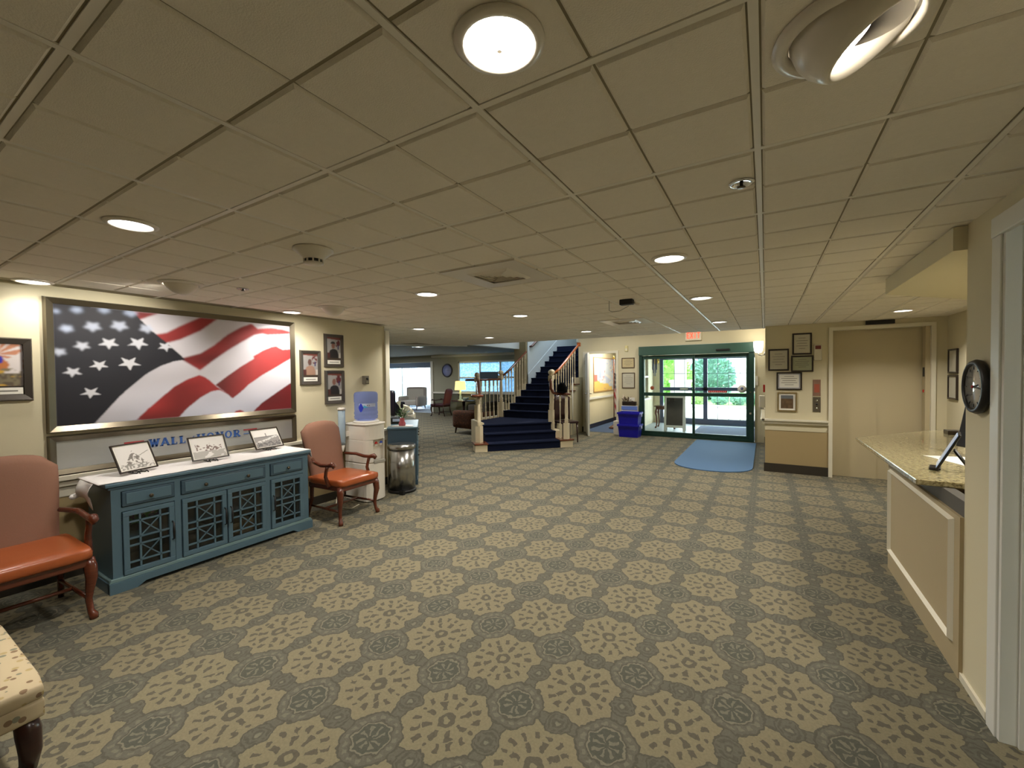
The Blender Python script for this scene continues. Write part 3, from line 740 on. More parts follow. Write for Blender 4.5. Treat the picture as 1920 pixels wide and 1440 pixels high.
# dark wooden chair back behind the right newel
t = thing('side_chair', 'dark wooden chair tucked beside the stairs behind the right newel', 'chair', (-3.79, 8.62, 0), .9)
MB().box((-.2, -.2, .42), (.2, .2, .47)).build('seat', K['mahog_dk'], t, bevel=.01)
MB().grid(lambda u, v: (-.2+.4*u, .2+.03*math.sin(PI*u), .47+.58*v*(1-.12*(2*u-1)**2)), 8, 4, th=(0, .03, 0)).build('backrest', K['mahog_dk'], t)
for sx in (-1, 1):
    for sy in (-1, 1): MB().tube([(sx*.17, sy*.17, .42), (sx*.18, sy*.18, 0)], [.02, .014], 8).build('leg', K['mahog_dk'], t)
area_light('stairwell_fill', (-4.8, 10.8, 4.25), (0, 0, 0), 1.2, 60, (.8, .9, 1), shape='RECTANGLE', size_y=2.5)  # added area lamp under the closed ceiling, stands in for daylight from above
NAVY= [(-0.0154, -0.0539), (0.1037, -0.0261), (0.1123, -0.0049), (0.1706, 0.1486), (0.2032, 0.2342), (0.2512, 0.3338), (0.3012, 0.4314), (0.353, 0.5014), (0.4068, 0.5485), (0.4542, 0.5665), (0.4188, 0.6408), (0.3715, 0.7396), (0.321, 0.8338), (0.2824, 0.926), (0.259, 0.9881), (0.2314, 1.0477), (-0.0062, 1.0267)]
REDS=[
[(0.2688, 1.0089), (0.3853, 1.0056), (0.302, 0.9202), (0.2802, 0.944)] ,
[(0.3617, 0.7959), (0.41, 0.8227), (0.4666, 0.8982), (0.5262, 1.0046), (0.6128, 1.0168), (0.5871, 0.9762), (0.5246, 0.8679), (0.4651, 0.7646), (0.3979, 0.7144), (0.3768, 0.7403)] ,
[(0.4628, 0.575), (0.5219, 0.6355), (0.5841, 0.7242), (0.6497, 0.846), (0.7182, 0.9371), (0.7681, 0.9835), (0.78, 0.9808), (0.8087, 0.9358), (0.8848, 0.9595), (0.9484, 0.9549), (1.0147, 0.9284), (1.0145, 0.9121), (0.9369, 0.8895), (0.8632, 0.8732), (0.833, 0.8839), (0.7883, 0.8619), (0.7163, 0.7679), (0.6477, 0.6738), (0.5823, 0.5702), (0.5169, 0.4605)] ,
[(0.5855, 0.3079), (0.6445, 0.4011), (0.7132, 0.5031), (0.7852, 0.5952), (0.7806, 0.6201), (0.8306, 0.6846), (0.8822, 0.7358), (0.9139, 0.7495), (0.9296, 0.73), (0.951, 0.7108), (1.0123, 0.7239), (1.0111, 0.6184), (0.9602, 0.562), (0.9056, 0.4968), (0.8274, 0.4085), (0.753, 0.3047), (0.7099, 0.2234), (0.6682, 0.1586)] ,
[(0.7759, 0.0046), (0.8237, 0.0914), (0.8755, 0.158), (0.9292, 0.227), (1.0077, 0.3247), (1.0031, -0.0725), (0.7754, -0.0336)] ,
[(0.2471, -0.0149), (0.2972, 0.094), (0.3494, 0.1949), (0.4039, 0.3003), (0.4604, 0.3706), (0.5133, 0.4127), (0.5371, 0.3917), (0.5611, 0.3537), (0.5916, 0.2893), (0.6358, 0.2222), (0.6682, 0.1586), (0.6358, 0.2179), (0.6039, 0.2532), (0.566, 0.242), (0.5166, 0.1842), (0.457, 0.0833), (0.4195, -0.0036), (0.3467, -0.0287)] ,
[(0.6707, -0.0157), (0.6801, 0.0168), (0.703, 0.0279), (0.7213, 0.0102), (0.7302, -0.0259)] ]
STARS= [(0.0096, 0.9391, 0.0115, 1), (0.0704, 0.9652, 0.0203, 1), (0.1563, 0.9868, 0.0221, 1), (0.2471, 0.9853, 0.0278, 1), (0.0387, 0.803, 0.0229, 0.8), (0.1181, 0.8341, 0.0308, 0.6), (0.206, 0.8563, 0.0334, 0.6), (0.3037, 0.8496, 0.0313, 0.6), (0.0152, 0.6078, 0.0232, 0.5), (0.0838, 0.6643, 0.029, 0.3), (0.1691, 0.6968, 0.0369, 0.1), (0.2701, 0.7086, 0.0414, 0.1), (0.3736, 0.6885, 0.0333, 0.1), (0.0521, 0.4438, 0.0314, 0.1), (0.1354, 0.5018, 0.034, 0), (0.2369, 0.5228, 0.0442, 0), (0.1051, 0.2664, 0.0348, 0)]


def inpoly(px, py, poly):
    ins = np.zeros(px.shape, bool); n = len(poly)
    for i in range(n):
        x1, y1 = poly[i]; x2, y2 = poly[(i+1) % n]
        if y1 == y2: continue
        c = ((y1 > py) != (y2 > py)) & (px < (x2-x1)*(py-y1)/(y2-y1)+x1)
        ins ^= c
    return ins
def S(r, g, b): return np.array(srgb(r, g, b)[:3])
def print_mesh(name, fr, w, h, nx, ny, fn, m=None, parent=None, o=(0, 0, 0)):
    """flat print on a fine grid: colours stored per vertex; fr=(origin,u,v) world frame"""
    O, Uv, Vv = [np.array(q, float) for q in fr]; O = O-np.array(o, float)
    uu, vv = np.meshgrid((np.arange(nx)+.0)/(nx-1), (np.arange(ny)+.0)/(ny-1), indexing='ij')
    P = O+uu[..., None]*w*Uv+vv[..., None]*h*Vv
    me = bpy.data.meshes.new(name); idx = np.arange(nx*ny).reshape(nx, ny)
    q = np.stack([idx[:-1, :-1], idx[1:, :-1], idx[1:, 1:], idx[:-1, 1:]], -1).reshape(-1, 4)
    me.from_pydata(P.reshape(-1, 3).tolist(), [], q.tolist())
    col = fn(uu, vv); rgba = np.ones((nx, ny, 4)); rgba[..., :3] = np.clip(col, 0, 1)
    a = me.color_attributes.new('Col', 'FLOAT_COLOR', 'POINT'); a.data.foreach_set('color', rgba.reshape(-1).astype(np.float32))
    me.update(); return obj(name, me, m or K['print'], parent)
def blur(a, k):
    for _ in range(k):
        a = (a+np.roll(a, 1, 0)+np.roll(a, -1, 0)+np.roll(a, 1, 1)+np.roll(a, -1, 1))/5
    return a
rng = np.random.default_rng(3)
def smooth_noise(shape, n):
    g = rng.random((n+2, n+2)); x = np.linspace(0, n, shape[0]); y = np.linspace(0, n, shape[1])
    i = x.astype(int); j = y.astype(int); fx = (x-i)[:, None]; fy = (y-j)[None]; fx = fx*fx*(3-2*fx); fy = fy*fy*(3-2*fy)
    g4 = lambda a, b: g[np.ix_(i+a, j+b)]
    return (g4(0, 0)*(1-fx)+g4(1, 0)*fx)*(1-fy)+(g4(0, 1)*(1-fx)+g4(1, 1)*fx)*fy
def flag_paint(u, v):
    c = np.zeros(u.shape+(3,)); sh = smooth_noise(u.shape, 5)
    wh = S(222, 218, 226); c[:] = wh; c *= (.70+.3*sh)[..., None]
    bl = np.clip(1-(v-.05)*3, 0, 1)*np.clip((u-.1)*4, 0, 1)*.35
    c = c*(1-bl[..., None])+S(170, 185, 215)*bl[..., None]
    sh2 = smooth_noise(u.shape, 7)
    for k, p in enumerate(REDS):
        if k < 3: p = [(a-(.03 if a < .48 else 0), b) for a, b in p]
        mk = blur(inpoly(u, v, p).astype(float), 3 if k > 2 else 6)
        red = S(158, 46, 46)[None, None]*(.45+.85*sh2)[..., None]
        if k == 4: red = S(118, 20, 26)[None, None]*(.6+.5*sh2)[..., None]
        if k == 3: red = S(165, 50, 50)[None, None]*np.clip(.35+(u-.62)*4, .35, 1)[..., None]
        c = c*(1-mk[..., None])+red*mk[..., None]
    mk = blur(inpoly(u, v, NAVY).astype(float), 2)[..., None]
    c = c*(1-mk)+S(24, 24, 34)*mk
    for x, y, r, b in STARS:
        rot = {0: .12}.get(0)-(.3-x)*.9
        poly = []
        for k in range(10):
            rr = r if k % 2 == 0 else r*(.40+.3*b)
            a = -PI/2+k*PI/5+rot; poly.append((x+math.cos(a)*rr, y+math.sin(a)*rr*1.5))
        mk = blur(inpoly(u, v, poly).astype(float), 1+int(b*14))[..., None]*(1-.25*b)
        c = c*(1-mk)+(S(214, 214, 220)*(1-b)+S(180, 195, 225)*b)*mk
    return c
def portrait_paint(seed, cap):
    def f(u, v):
        c = np.zeros(u.shape+(3,)); c[:] = S(158, 155, 152)
        st_ = (np.sin(u*60)*.5+.5)*.25; c *= (1-st_)[..., None]
        c[v > .93-.05*u] = S(110, 60, 50)
        fl = ((u-.78)**2/.035+(v-.72)**2/.03) < 1; n = smooth_noise(u.shape, 12); c[fl & (n > .4)] = S(92, 34, 38)
        c[(abs(u-.82) < .05) & (abs(v-.55) < .1)] = S(40, 40, 90)
        body = (((u-.48)/.36)**4+((v-.06)/.40)**2 < 1) & (v < .50-.35*abs(u-.48))
        c[body] = S(150, 118, 100) if seed == 0 else S(30, 26, 28)
        sh = (abs(u-.1) < .12) & (v < .30) & (v > .06); c[sh] = S(74, 36, 34)
        c[(u > .86) & (v < .3)] = S(190, 184, 176)
        head = ((u-.46)/.13)**2+((v-.62)/.14)**2 < 1; c[head] = S(124, 84, 70) if seed else S(90, 62, 56)
        if cap: c[(((u-.44)/.17)**2+((v-.72)/.09)**2 < 1) & (v > .70)] = S(34, 28, 30)
        c[v < .06] = S(66, 52, 40)
        return blur(c, 1)
    return f
def collage_paint(u, v):
    c = np.zeros(u.shape+(3,)); c[:] = S(214, 206, 204); n = smooth_noise(u.shape, 9); n2 = smooth_noise(u.shape, 16)
    r = np.hypot((u-.45)/.5, (v-.9)/.28); c[(r < 1) & (np.sin(np.arctan2(v-.75, u-.45)*14) > -.5)] = S(190, 130, 100)
    c[(((u-.3)/.4)**2+((v-.5)/.2)**2 < 1) & (n > .4)] = S(186, 112, 60)
    c[(v < .3)] = S(92, 80, 62); c[(v < .42) & (n2 > .5) & (u > .3)] = S(120, 110, 84); c[(v < .36) & (n > .7)] = S(200, 160, 60)
    c[((u-.52)/.07)**2+((v-.62)/.09)**2 < 1] = S(40, 40, 170); c[u > .93] = S(60, 50, 46)
    return blur(c, 1)
def sketch_paint(kind):
    def f(u, v):
        c = np.zeros(u.shape+(3,)); n = smooth_noise(u.shape, 22); n2 = smooth_noise(u.shape, 8); c[:] = S(226, 222, 218)
        if kind == 0:
            tri = (abs(u-.47) < (.78-v)*.55) & (v > .18) & (v < .80); c[tri & (n > .42)] = S(128, 122, 116)
            c[(abs((v-.45)-(u-.5)*.55) < .012) & (u > .45) & (u < .95)] = S(120, 116, 110); c[(v < .22) & (n > .55)] = S(150, 146, 140)
        elif kind == 1:
            b = (v > .32+.05*np.sin(u*9)) & (v < .62+.1*np.sin(u*14)) & (u > .1) & (u < .9); c[b & (n > .5)] = S(124, 104, 98)
            c[(v < .34) & (n2 > .35)] = S(176, 172, 166)
        else:
            c[v < .62] = S(150, 146, 144); c[(v < .62) & (v > .56)] = S(120, 118, 116); c[(abs(v-(.25+u*.35)) < .06*n2+.02) & (n > .35)] = S(214, 212, 210); c[(v < .3) & (n > .5)] = S(110, 108, 108); c[(abs(u-.5) < .01) & (v > .6) & (v < .8)] = S(120, 118, 116)
        return c
    return f

# ---- slab-serif letters from strokes; frame (O,U,V,W)
def letter(mb, ch, x, h, w, fr, d0, d1, t=None, italic=0):
    t = t or h*.2
    def bar(p, q, th):
        p = Vector((p[0], p[1])); q = Vector((q[0], q[1])); d = (q-p).normalized(); n = Vector((-d.y, d.x))*th/2
        pts = [(p-n), (q-n), (q+n), (p+n)]
        mb.slab([(x+(a.x+italic*a.y)*w, a.y*h) for a in pts], fr, d0, d1)
    def serif(cx, cy, wd=.36): mb.slab([(x+(cx-wd/2)*w, cy*h-h*.05), (x+(cx+wd/2)*w, cy*h-h*.05), (x+(cx+wd/2)*w, cy*h+h*.05), (x+(cx-wd/2)*w, cy*h+h*.05)], fr, d0, d1)
    def ring(cx, cy, rx, ry, th, a0=0, a1=2*PI):
        n = 18
        for k in range(n):
            u0 = a0+(a1-a0)*k/n; u1 = a0+(a1-a0)*(k+1)/n
            P = [(cx+math.cos(u0)*rx, cy+math.sin(u0)*ry), (cx+math.cos(u1)*rx, cy+math.sin(u1)*ry), (cx+math.cos(u1)*(rx-th), cy+math.sin(u1)*(ry-th*.7)), (cx+math.cos(u0)*(rx-th), cy+math.sin(u0)*(ry-th*.7))]
            mb.slab([(x+(a+italic*b)*w, b*h) for a, b in P], fr, d0, d1)
    s = t/w
    if ch == 'W':
        for p, q in [((.1, 1), (.3, 0)), ((.3, 0), (.5, .9)), ((.5, .9), (.7, 0)), ((.7, 0), (.9, 1))]: bar(p, q, s*.8)
        serif(.1, .95); serif(.9, .95); serif(.5, .95, .2)
    elif ch == 'A':
        bar((.12, 0), (.5, 1), s*.8); bar((.5, 1), (.88, 0), s*.8); bar((.28, .32), (.72, .32), .1); serif(.12, .05); serif(.88, .05)
    elif ch == 'L':
        bar((.3, 0), (.3, 1), s); serif(.3, .95, .5); serif(.45, .05, .8); bar((.82, 0), (.82, .3), .1)
    elif ch == 'H':
        bar((.22, 0), (.22, 1), s); bar((.78, 0), (.78, 1), s); bar((.2, .5), (.8, .5), .1)
        for cx in (.22, .78): serif(cx, .05, .42); serif(cx, .95, .42)
    elif ch == 'O': ring(.5, .5, .45, .52, .2)
    elif ch == 'N':
        bar((.2, 0), (.2, 1), s*.8); bar((.8, 0), (.8, 1), s*.8); bar((.2, 1), (.8, 0), s*.9); serif(.2, .05, .4); serif(.15, .95, .35); serif(.8, .95, .4)
    elif ch == 'R':
        bar((.25, 0), (.25, 1), s); serif(.25, .05, .45); serif(.25, .95, .45); bar((.25, .95), (.55, .95), .1); bar((.25, .5), (.55, .5), .1)
        ring(.52, .72, .3, .28, .17, -PI/2, PI/2); bar((.5, .48), (.85, .0), s*.9); serif(.86, .05, .25)
    elif ch == 'E':
        bar((.2, 0), (.2, 1), s); [bar((.2, y), (.85, y), .16) for y in (.07, .5, .93)]
    elif ch == 'X': bar((.1, 0), (.9, 1), s); bar((.9, 0), (.1, 1), s)
    elif ch == 'I': bar((.5, 0), (.5, 1), s)
    elif ch == 'T': bar((.5, 0), (.5, 1), s); bar((.05, .93), (.95, .93), .16)
    elif ch == 'o': ring(.5, .3, .35, .32, .18)
    elif ch == 'f': bar((.4, 0), (.5, .85), s); bar((.2, .55), (.8, .55), .1); ring(.68, .85, .2, .17, .14, 0, PI)
# ---------------- flag picture
XF = XL
def yframe(mb, y0, y1, z0, z1, w, x0, x1, chamfer=0):
    """rectangular frame on an X-facing wall, mitred look from four bars"""
    mb.box((x0, y0, z0), (x1, y1, z0+w)); mb.box((x0, y0, z1-w), (x1, y1, z1)); mb.box((x0, y0, z0+w), (x1, y0+w, z1-w)); mb.box((x0, y1-w, z0+w), (x1, y1, z1-w)); return mb
def bevel_frame(y0, y1, z0, z1, w, xb, xf, o):
    """four mitred mouldings, outer edge proud xf, inner lower"""
    mb = MB(o); xi = xb+(xf-xb)*.55
    out = [(y0, z0), (y1, z0), (y1, z1), (y0, z1)]; inn = [(y0+w, z0+w), (y1-w, z0+w), (y1-w, z1-w), (y0+w, z1-w)]
    vs = [(xb, *p) for p in out]+[(xf, p[0]+(w*.2 if p[0] == y0 else -w*.2), p[1]+(w*.2 if p[1] == z0 else -w*.2)) for p in out]+[(xi, *p) for p in inn]+[(xb, *p) for p in inn]
    for i in range(4):
        j = (i+1) % 4
        mb.add([vs[i], vs[j], vs[4+j], vs[4+i]], [[0, 1, 2, 3]]); mb.add([vs[4+i], vs[4+j], vs[8+j], vs[8+i]], [[0, 1, 2, 3]]); mb.add([vs[8+i], vs[8+j], vs[12+j], vs[12+i]], [[0, 1, 2, 3]])
    return mb
o = (XL, 1.825, 1.60)
t = thing('flag_picture', 'large pewter-framed close-up of a rippling stars and stripes flag', 'picture', o)
bevel_frame(.87, 2.775, 1.105, 2.115, .05, XL, XL+.045, o).build('frame', K['pewter'], t)
print_mesh('print', ((XL+.016, .92, 1.155), (0, 1, 0), (0, 0, 1)), 1.81, .91, 420, 210, flag_paint, K['print_g'], t, o)
o = (XL, 1.825, .93)
t = thing('lettered_panel', 'long pewter-framed silver panel lettered wall of honor in blue', 'sign', o)
bevel_frame(.87, 2.775, .785, 1.085, .045, XL, XL+.04, o).build('frame', K['pewter'], t)
silver = mat('brushed_silver_panel', srgb(196, 198, 196), .35, metal=.55, noise=.06, nscale=6)
MB(o).box((XL+.005, .915, .83), (XL+.012, 2.73, 1.04)).build('panel', silver, t)
blue = mat('letter_blue', srgb(56, 98, 172), .5); redl = mat('stripe_red', srgb(176, 62, 66), .5); bluel = mat('stripe_blue_grey', srgb(96, 120, 160), .5)
fr = ((XL+.012, 0, 0), (0, 1, 0), (0, 0, 1), (1, 0, 0))
mb = MB(o); x = 1.465; LH = .068
for ch, w in (('W', .078), ('A', .072), ('L', .062), ('L', .062)):
    q = MB((0, 0, 0)); letter(q, ch, x, LH, w*.9, fr, 0, .004, t=.018)
    q.v = [Vector((v.x-o[0], v.y-o[1], v.z+.915-o[2])) for v in q.v]; q.build('letter', blue, t); x += w
x += .012
q = MB(); letter(q, 'o', x, .04, .022, fr, 0, .004, t=.008, italic=.2); letter(q, 'f', x+.024, .045, .02, fr, 0, .004, t=.007, italic=.2)
q.v = [Vector((v.x-o[0], v.y-o[1], v.z+.925-o[2])) for v in q.v]; q.build('small_word', blue, t); x += .062
for ch, w in (('H', .08), ('O', .076), ('N', .08), ('O', .076), ('R', .078)):
    q = MB(); letter(q, ch, x, LH, w*.9, fr, 0, .004, t=.018)
    q.v = [Vector((v.x-o[0], v.y-o[1], v.z+.915-o[2])) for v in q.v]; q.build('letter', blue, t); x += w
for yy0, yy1 in ((1.30, 1.43), (x+.02, x+.15)):
    for zz, m_ in ((.968, redl), (.93, bluel)):
        MB(o).box((XL+.012, yy0, zz), (XL+.015, yy1, zz+.012)).build('stripe', m_, t)

# ---------------- framed photographs
def photo(y0, y1, z0, z1, label, fn, w=.045, cap=True, m=K['frame_grey']):
    o = (XL, (y0+y1)/2, z0)
    t = thing('framed_photo', label, 'picture', o, group='photographs on the left wall')
    bevel_frame(y0, y1, z0, z1, w, XL, XL+.028, o).build('frame', m, t)
    MB(o).box((XL, y0+w, z0+w), (XL+.006, y1-w, z1-w)).build('backing', K['frame_grey'], t)
    zc = z0+w+(.05 if cap else 0)
    print_mesh('photograph', ((XL+.009, y0+w, zc+.012), (0, 1, 0), (0, 0, 1)), y1-y0-2*w, z1-w-zc-.012, 40, 60, fn, K['print_g'], t, o)
    if cap:
        c = MB(o).box((XL+.006, y0+w+.006, z0+w+.004), (XL+.010, y1-w-.006, z0+w+.05)).build('caption_card', K['paper'], t)
        MB(o).box((XL+.010, y0+w+.03, z0+w+.022), (XL+.0108, y1-w-.03, z0+w+.031)).build('caption_line', K['ink'], c)
photo(.50, .815, 1.355, 1.80, 'grey-framed colourful collage with an orange eagle-like shape at the left edge', collage_paint)
photo(2.84, 3.10, 1.41, 1.81, 'framed photo of a seated figure in a tan shirt, nearest the flag picture', portrait_paint(0, False), .038)
photo(3.15, 3.415, 1.615, 2.02, 'framed photo of a figure in a dark cap, upper of the right-hand pair', portrait_paint(1, True), .038)
photo(3.15, 3.42, 1.17, 1.58, 'framed photo of a dark-dressed bare-headed figure, lower of the right-hand pair', portrait_paint(2, False), .038)
# thermostat-like box
t = thing('wall_sensor', 'small grey box with a dark round eye above the water cooler', 'sensor', (XL, 3.74, 1.45))
MB((XL, 3.74, 1.45)).box((XL, 3.70, 1.40), (XL+.05, 3.775, 1.51)).build('box', mat('grey_box', srgb(120, 114, 100), .4), t, bevel=.006)
MB((XL, 3.74, 1.45)).lathe([(.018, 0), (.014, .006)], (XL+.05, 3.745, 1.47), 14, (1, 0, 0)).build('eye', K['black'], t)
MB((XL, 3.74, 1.45)).box((XL+.05, 3.72, 1.415), (XL+.053, 3.76, 1.435)).build('grille', K['steel'], t)

# ---------------- sideboard
o = (-4.14, 1.78, 0)
t = thing('sideboard', 'long teal sideboard with lattice glass doors under the flag picture', 'cabinet', o)
FX = -3.90
MB(o).box((-4.40, 1.015, .745), (FX+.015, 2.545, .77)).build('top', K['teal'], t, bevel=.006)
MB(o).box((-4.385, 1.03, .725), (FX+.005, 2.53, .745)).build('top_moulding', K['teal_dk'], t, bevel=.006)
MB(o).box((-4.37, 1.045, .09), (FX-.02, 1.065, .725)).build('side_panel', K['teal'], t)
MB(o).box((-4.37, 2.495, .09), (FX-.02, 2.515, .725)).build('side_panel', K['teal'], t)
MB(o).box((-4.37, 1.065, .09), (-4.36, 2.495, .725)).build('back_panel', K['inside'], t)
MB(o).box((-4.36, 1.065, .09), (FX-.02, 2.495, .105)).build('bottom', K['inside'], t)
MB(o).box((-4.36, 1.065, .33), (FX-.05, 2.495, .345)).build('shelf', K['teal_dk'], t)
ff = MB(o)
for a, b in ((1.045, 1.098), (1.413, 1.452), (2.10, 2.14), (2.462, 2.515)): ff.box((FX-.02, a, .09), (FX, b, .725))
for a, b in ((.09, .10), (.56, .592), (.705, .725)):
    for y0_, y1_ in ((1.098, 1.413), (1.452, 2.10), (2.14, 2.462)): ff.box((FX-.02, y0_, a), (FX, y1_, b))
ff.build('face_frame', K['teal'], t)
pl = MB(o)
prof = [(1.02, 0), (1.17, 0), (1.22, .03), (2.34, .03), (2.39, 0), (2.54, 0), (2.54, .075), (1.02, .075)]
pl.slab(prof, ((FX+.002, 0, 0), (0, 1, 0), (0, 0, 1), (1, 0, 0)), -.02, .022)
for y in (1.02, 2.52): pl.box((-4.38, y, 0), (FX, y+.02, .075))
pl.build('plinth', K['teal'], t)
pm = MB(o); pm.slab([(1.02, .075), (2.54, .075), (2.53, .10), (1.03, .10)], ((FX, 0, 0), (0, 1, 0), (0, 0, 1), (1, 0, 0)), -.01, .014); pm.box((-4.38, 1.026, .075), (FX, 1.045, .095)); pm.build('plinth_moulding', mat('worn_teal_edge', srgb(112, 138, 140), .45), t, bevel=.004)
def drawer(a, b, knobs):
    d = MB(o).box((FX-.015, a+.004, .596), (FX+.012, b-.004, .702)).build('drawer', K['teal_dk'], t, bevel=.004)
    MB(o).box((FX+.012, a+.025, .612), (FX+.017, b-.025, .688)).build('panel', K['teal'], d, bevel=.003)
    for y in knobs:
        MB(o).lathe([(.006, 0), (.005, .012), (.013, .018), (.014, .026), (.005, .032)], (FX+.015, y, .645), 14, (1, 0, 0)).build('knob', mat('dark_bronze', srgb(92, 84, 70), .3, metal=.8) if 'bronze' not in K else K['bronze'], d)
K['bronze'] = mat('dark_bronze', srgb(92, 84, 70), .3, metal=.8)
drawer(1.098, 1.413, [1.259]); drawer(1.452, 2.10, [1.612, 1.937]); drawer(2.14, 2.462, [2.298])
def ldoor(a, b, hy, opn=0):
    z0, z1 = .104, .556; w = .034
    d = MB(o); yframe(d, a+.003, b-.003, z0, z1, w, FX-.012, FX+.012); dd = d.build('door', K['teal'], t, bevel=.003)
    a2, b2, c0, c1 = a+w, b-w, z0+w, z1-w; W_ = b2-a2; H_ = c1-c0; m_ = MB(o); s = .0055
    v1, v2 = a2+W_*.27, a2+W_*.76; hs = [c0+H_*f for f in (.12, .43, .57, .88)]
    for y in (v1, v2): m_.box((FX-.004, y-s, c0), (FX+.008, y+s, c1))
    for z in hs: m_.box((FX-.004, a2, z-s), (FX+.008, b2, z+s))
    for za, zb in ((hs[0], hs[1]), (hs[2], hs[3])):
        m_.tube([(FX+.002, v1, za), (FX+.002, v2, zb)], s*.95, 4); m_.tube([(FX+.002, v2, za), (FX+.002, v1, zb)], s*.95, 4)
    m_.build('lattice', K['teal'], dd)
    MB(o).box((FX-.009, a2, c0), (FX-.006, b2, c1)).build('pane', K['glass_c'], dd)
    MB(o).tube([(FX+.012, hy, .27), (FX+.038, hy, .28), (FX+.040, hy, .34), (FX+.038, hy, .40), (FX+.012, hy, .41)], [.005, .006, .009, .006, .005], 8).build('handle', K['black'], dd)
ldoor(1.10, 1.41, 1.39); ldoor(1.455, 1.775, 1.755); ldoor(1.778, 2.098, 1.80); ldoor(2.143, 2.46, 2.162)
# contents seen through the lattice
def inb(name, label, cat, a, b, m): o2 = ((a[0]+b[0])/2, (a[1]+b[1])/2, a[2]); q = MB(o2).box(a, b).build(name, m, None, bevel=.008, loc=o2); return tag(q, label, cat)
inb('storage_box', 'dark box on the bottom shelf behind the second lattice door', 'box', (-4.25, 1.52, .106), (-4.0, 1.72, .24), mat('dark_box', srgb(60, 54, 50), .6))
inb('tan_basket', 'tan woven basket behind the third lattice door', 'basket', (-4.22, 1.86, .106), (-4.0, 2.05, .22), mat('tan_basket', srgb(120, 100, 70), .8, noise=.2, nscale=60))
inb('book_stack', 'grey stack behind the right-most lattice door', 'books', (-4.2, 2.2, .346), (-4.02, 2.40, .44), mat('grey_books', srgb(90, 90, 88), .7))
def leafy(name, label, cat, c, pot, potm, n, R0, H, m, grp=None, lf=.05):
    t = thing(name, label, cat, c, group=grp)
    if pot: MB().lathe([(pot*.7, 0), (pot, pot*1.3), (pot*.9, pot*1.35)], n=14).build('pot', potm, t)
    mb = MB(); r0 = random.Random(n)
    for i in range(n):
        a = r0.random()*2*PI; rr = R0*math.sqrt(r0.random()); z = (pot or 0)*1.2+H*r0.random()
        p = Vector((rr*math.cos(a), rr*math.sin(a), z)); d = Vector((math.cos(a+r0.uniform(-1, 1)), math.sin(a+r0.uniform(-1, 1)), r0.uniform(-.2, .9))).normalized(); s_ = d.cross(Vector((0, 0, 1))).normalized()*lf*.3
        mb.add([p, p+d*lf*.5+s_, p+d*lf, p+d*lf*.5-s_], [[0, 1, 2, 3]])
    mb.build('leaves', m, t); return t
leafy('potted_plant', 'bright green plant inside the sideboard behind its left door', 'plant', (-4.15, 1.25, .346), .05, K['inside'], 160, .12, .12, mat('bright_leaf', srgb(70, 160, 30), .5, emit=None))

# runner cloth
cl = MB((-4.14, 1.78, .77))
def run(u, v):
    y = .985+1.57*u; x = -4.36+.455*v; z = .7735+.001*math.sin(u*40)
    return (x, y, z)
cl.grid(run, 60, 8, th=(0, 0, .003))
cl.grid(lambda u, v: (-4.30+.28*u+.02*math.sin(v*4), .992-.03*math.sin(v*3)-.02*math.sin(u*7)*v, .775-v*(.13+.11*math.exp(-((u-.72)/.2)**2)-.04*u)), 16, 8, th=(0, -.003, 0))
cl.grid(lambda u, v: (-3.97+.06*u, 2.553+.012*v, .775-v*(.05+.03*u)), 6, 4, th=(0, .003, 0))
cl.tube([(-4.29, .975, .665), (-4.27, .94, .655), (-4.24, .93, .66)], [.018, .02, .016], 8)
q = cl.build('table_runner', K['cloth'], None, loc=(-4.14, 1.78, .77)); tag(q, 'white cloth runner spread over the teal sideboard, draped at its left end', 'cloth')

def easel_pic(loc, rz, w, h, kind, label, lean=26):
    t = thing('framed_drawing', label, 'picture', loc, rz, group='drawings standing on the sideboard')
    # local: faces +X, leaning back
    L = Matrix.Rotation(-math.radians(lean), 3, 'Y')
    ex = L @ Vector((0, 0, 1)); nx = L @ Vector((1, 0, 0)); o0 = Vector((.0, -w/2, .022))
    def P(y, z, d=0): return o0+Vector((0, y, 0))+ex*z+nx*d
    b = MB(); fwid = .009
    for a0_, a1_, b0_, b1_ in ((0, w, 0, fwid), (0, w, h-fwid, h), (0, fwid, fwid, h-fwid), (w-fwid, w, fwid, h-fwid)):
        vs = [P(a0_, b0_, -.006), P(a1_, b0_, -.006), P(a1_, b1_, -.006), P(a0_, b1_, -.006), P(a0_, b0_, .006), P(a1_, b0_, .006), P(a1_, b1_, .006), P(a0_, b1_, .006)]
        b.add(vs, [[3,2,1,0],[4,5,6,7],[0,1,5,4],[1,2,6,5],[2,3,7,6],[3,0,4,7]])
    b.build('frame', K['blackwood'], t)
    b = MB(); vs = [P(.004, .004, -.005), P(w-.004, .004, -.005), P(w-.004, h-.004, -.005), P(.004, h-.004, -.005), P(.004, .004, 0), P(w-.004, .004, 0), P(w-.004, h-.004, 0), P(.004, h-.004, 0)]
    b.add(vs, [[3,2,1,0],[4,5,6,7],[0,1,5,4],[1,2,6,5],[2,3,7,6],[3,0,4,7]]); b.build('mount', K['paper'], t)
    mg = .018
    print_mesh('drawing', (tuple(P(mg, mg, .002)), (0, 1, 0), tuple(ex)), w-2*mg, h-2*mg, 56, 44, sketch_paint(kind), K['print'], t)
    e = MB(); 
    for s in (-1, 1):
        e.tube([(.045, s*.03, .004), (.03, s*.028, .018), (.012, s*.03, .004), (-.09, s*.02, .004)], .004, 6)
        e.tube([(-.025, s*.03, .004), (-.088, s*.015, .14)], .003, 6)
    e.tube([(-.11, 0, .004), (-.085, 0, .13)], .003, 6); e.tube([(.02, -.03, .018), (.02, .03, .018)], .003, 6)
    e.build('stand', K['black'], t)
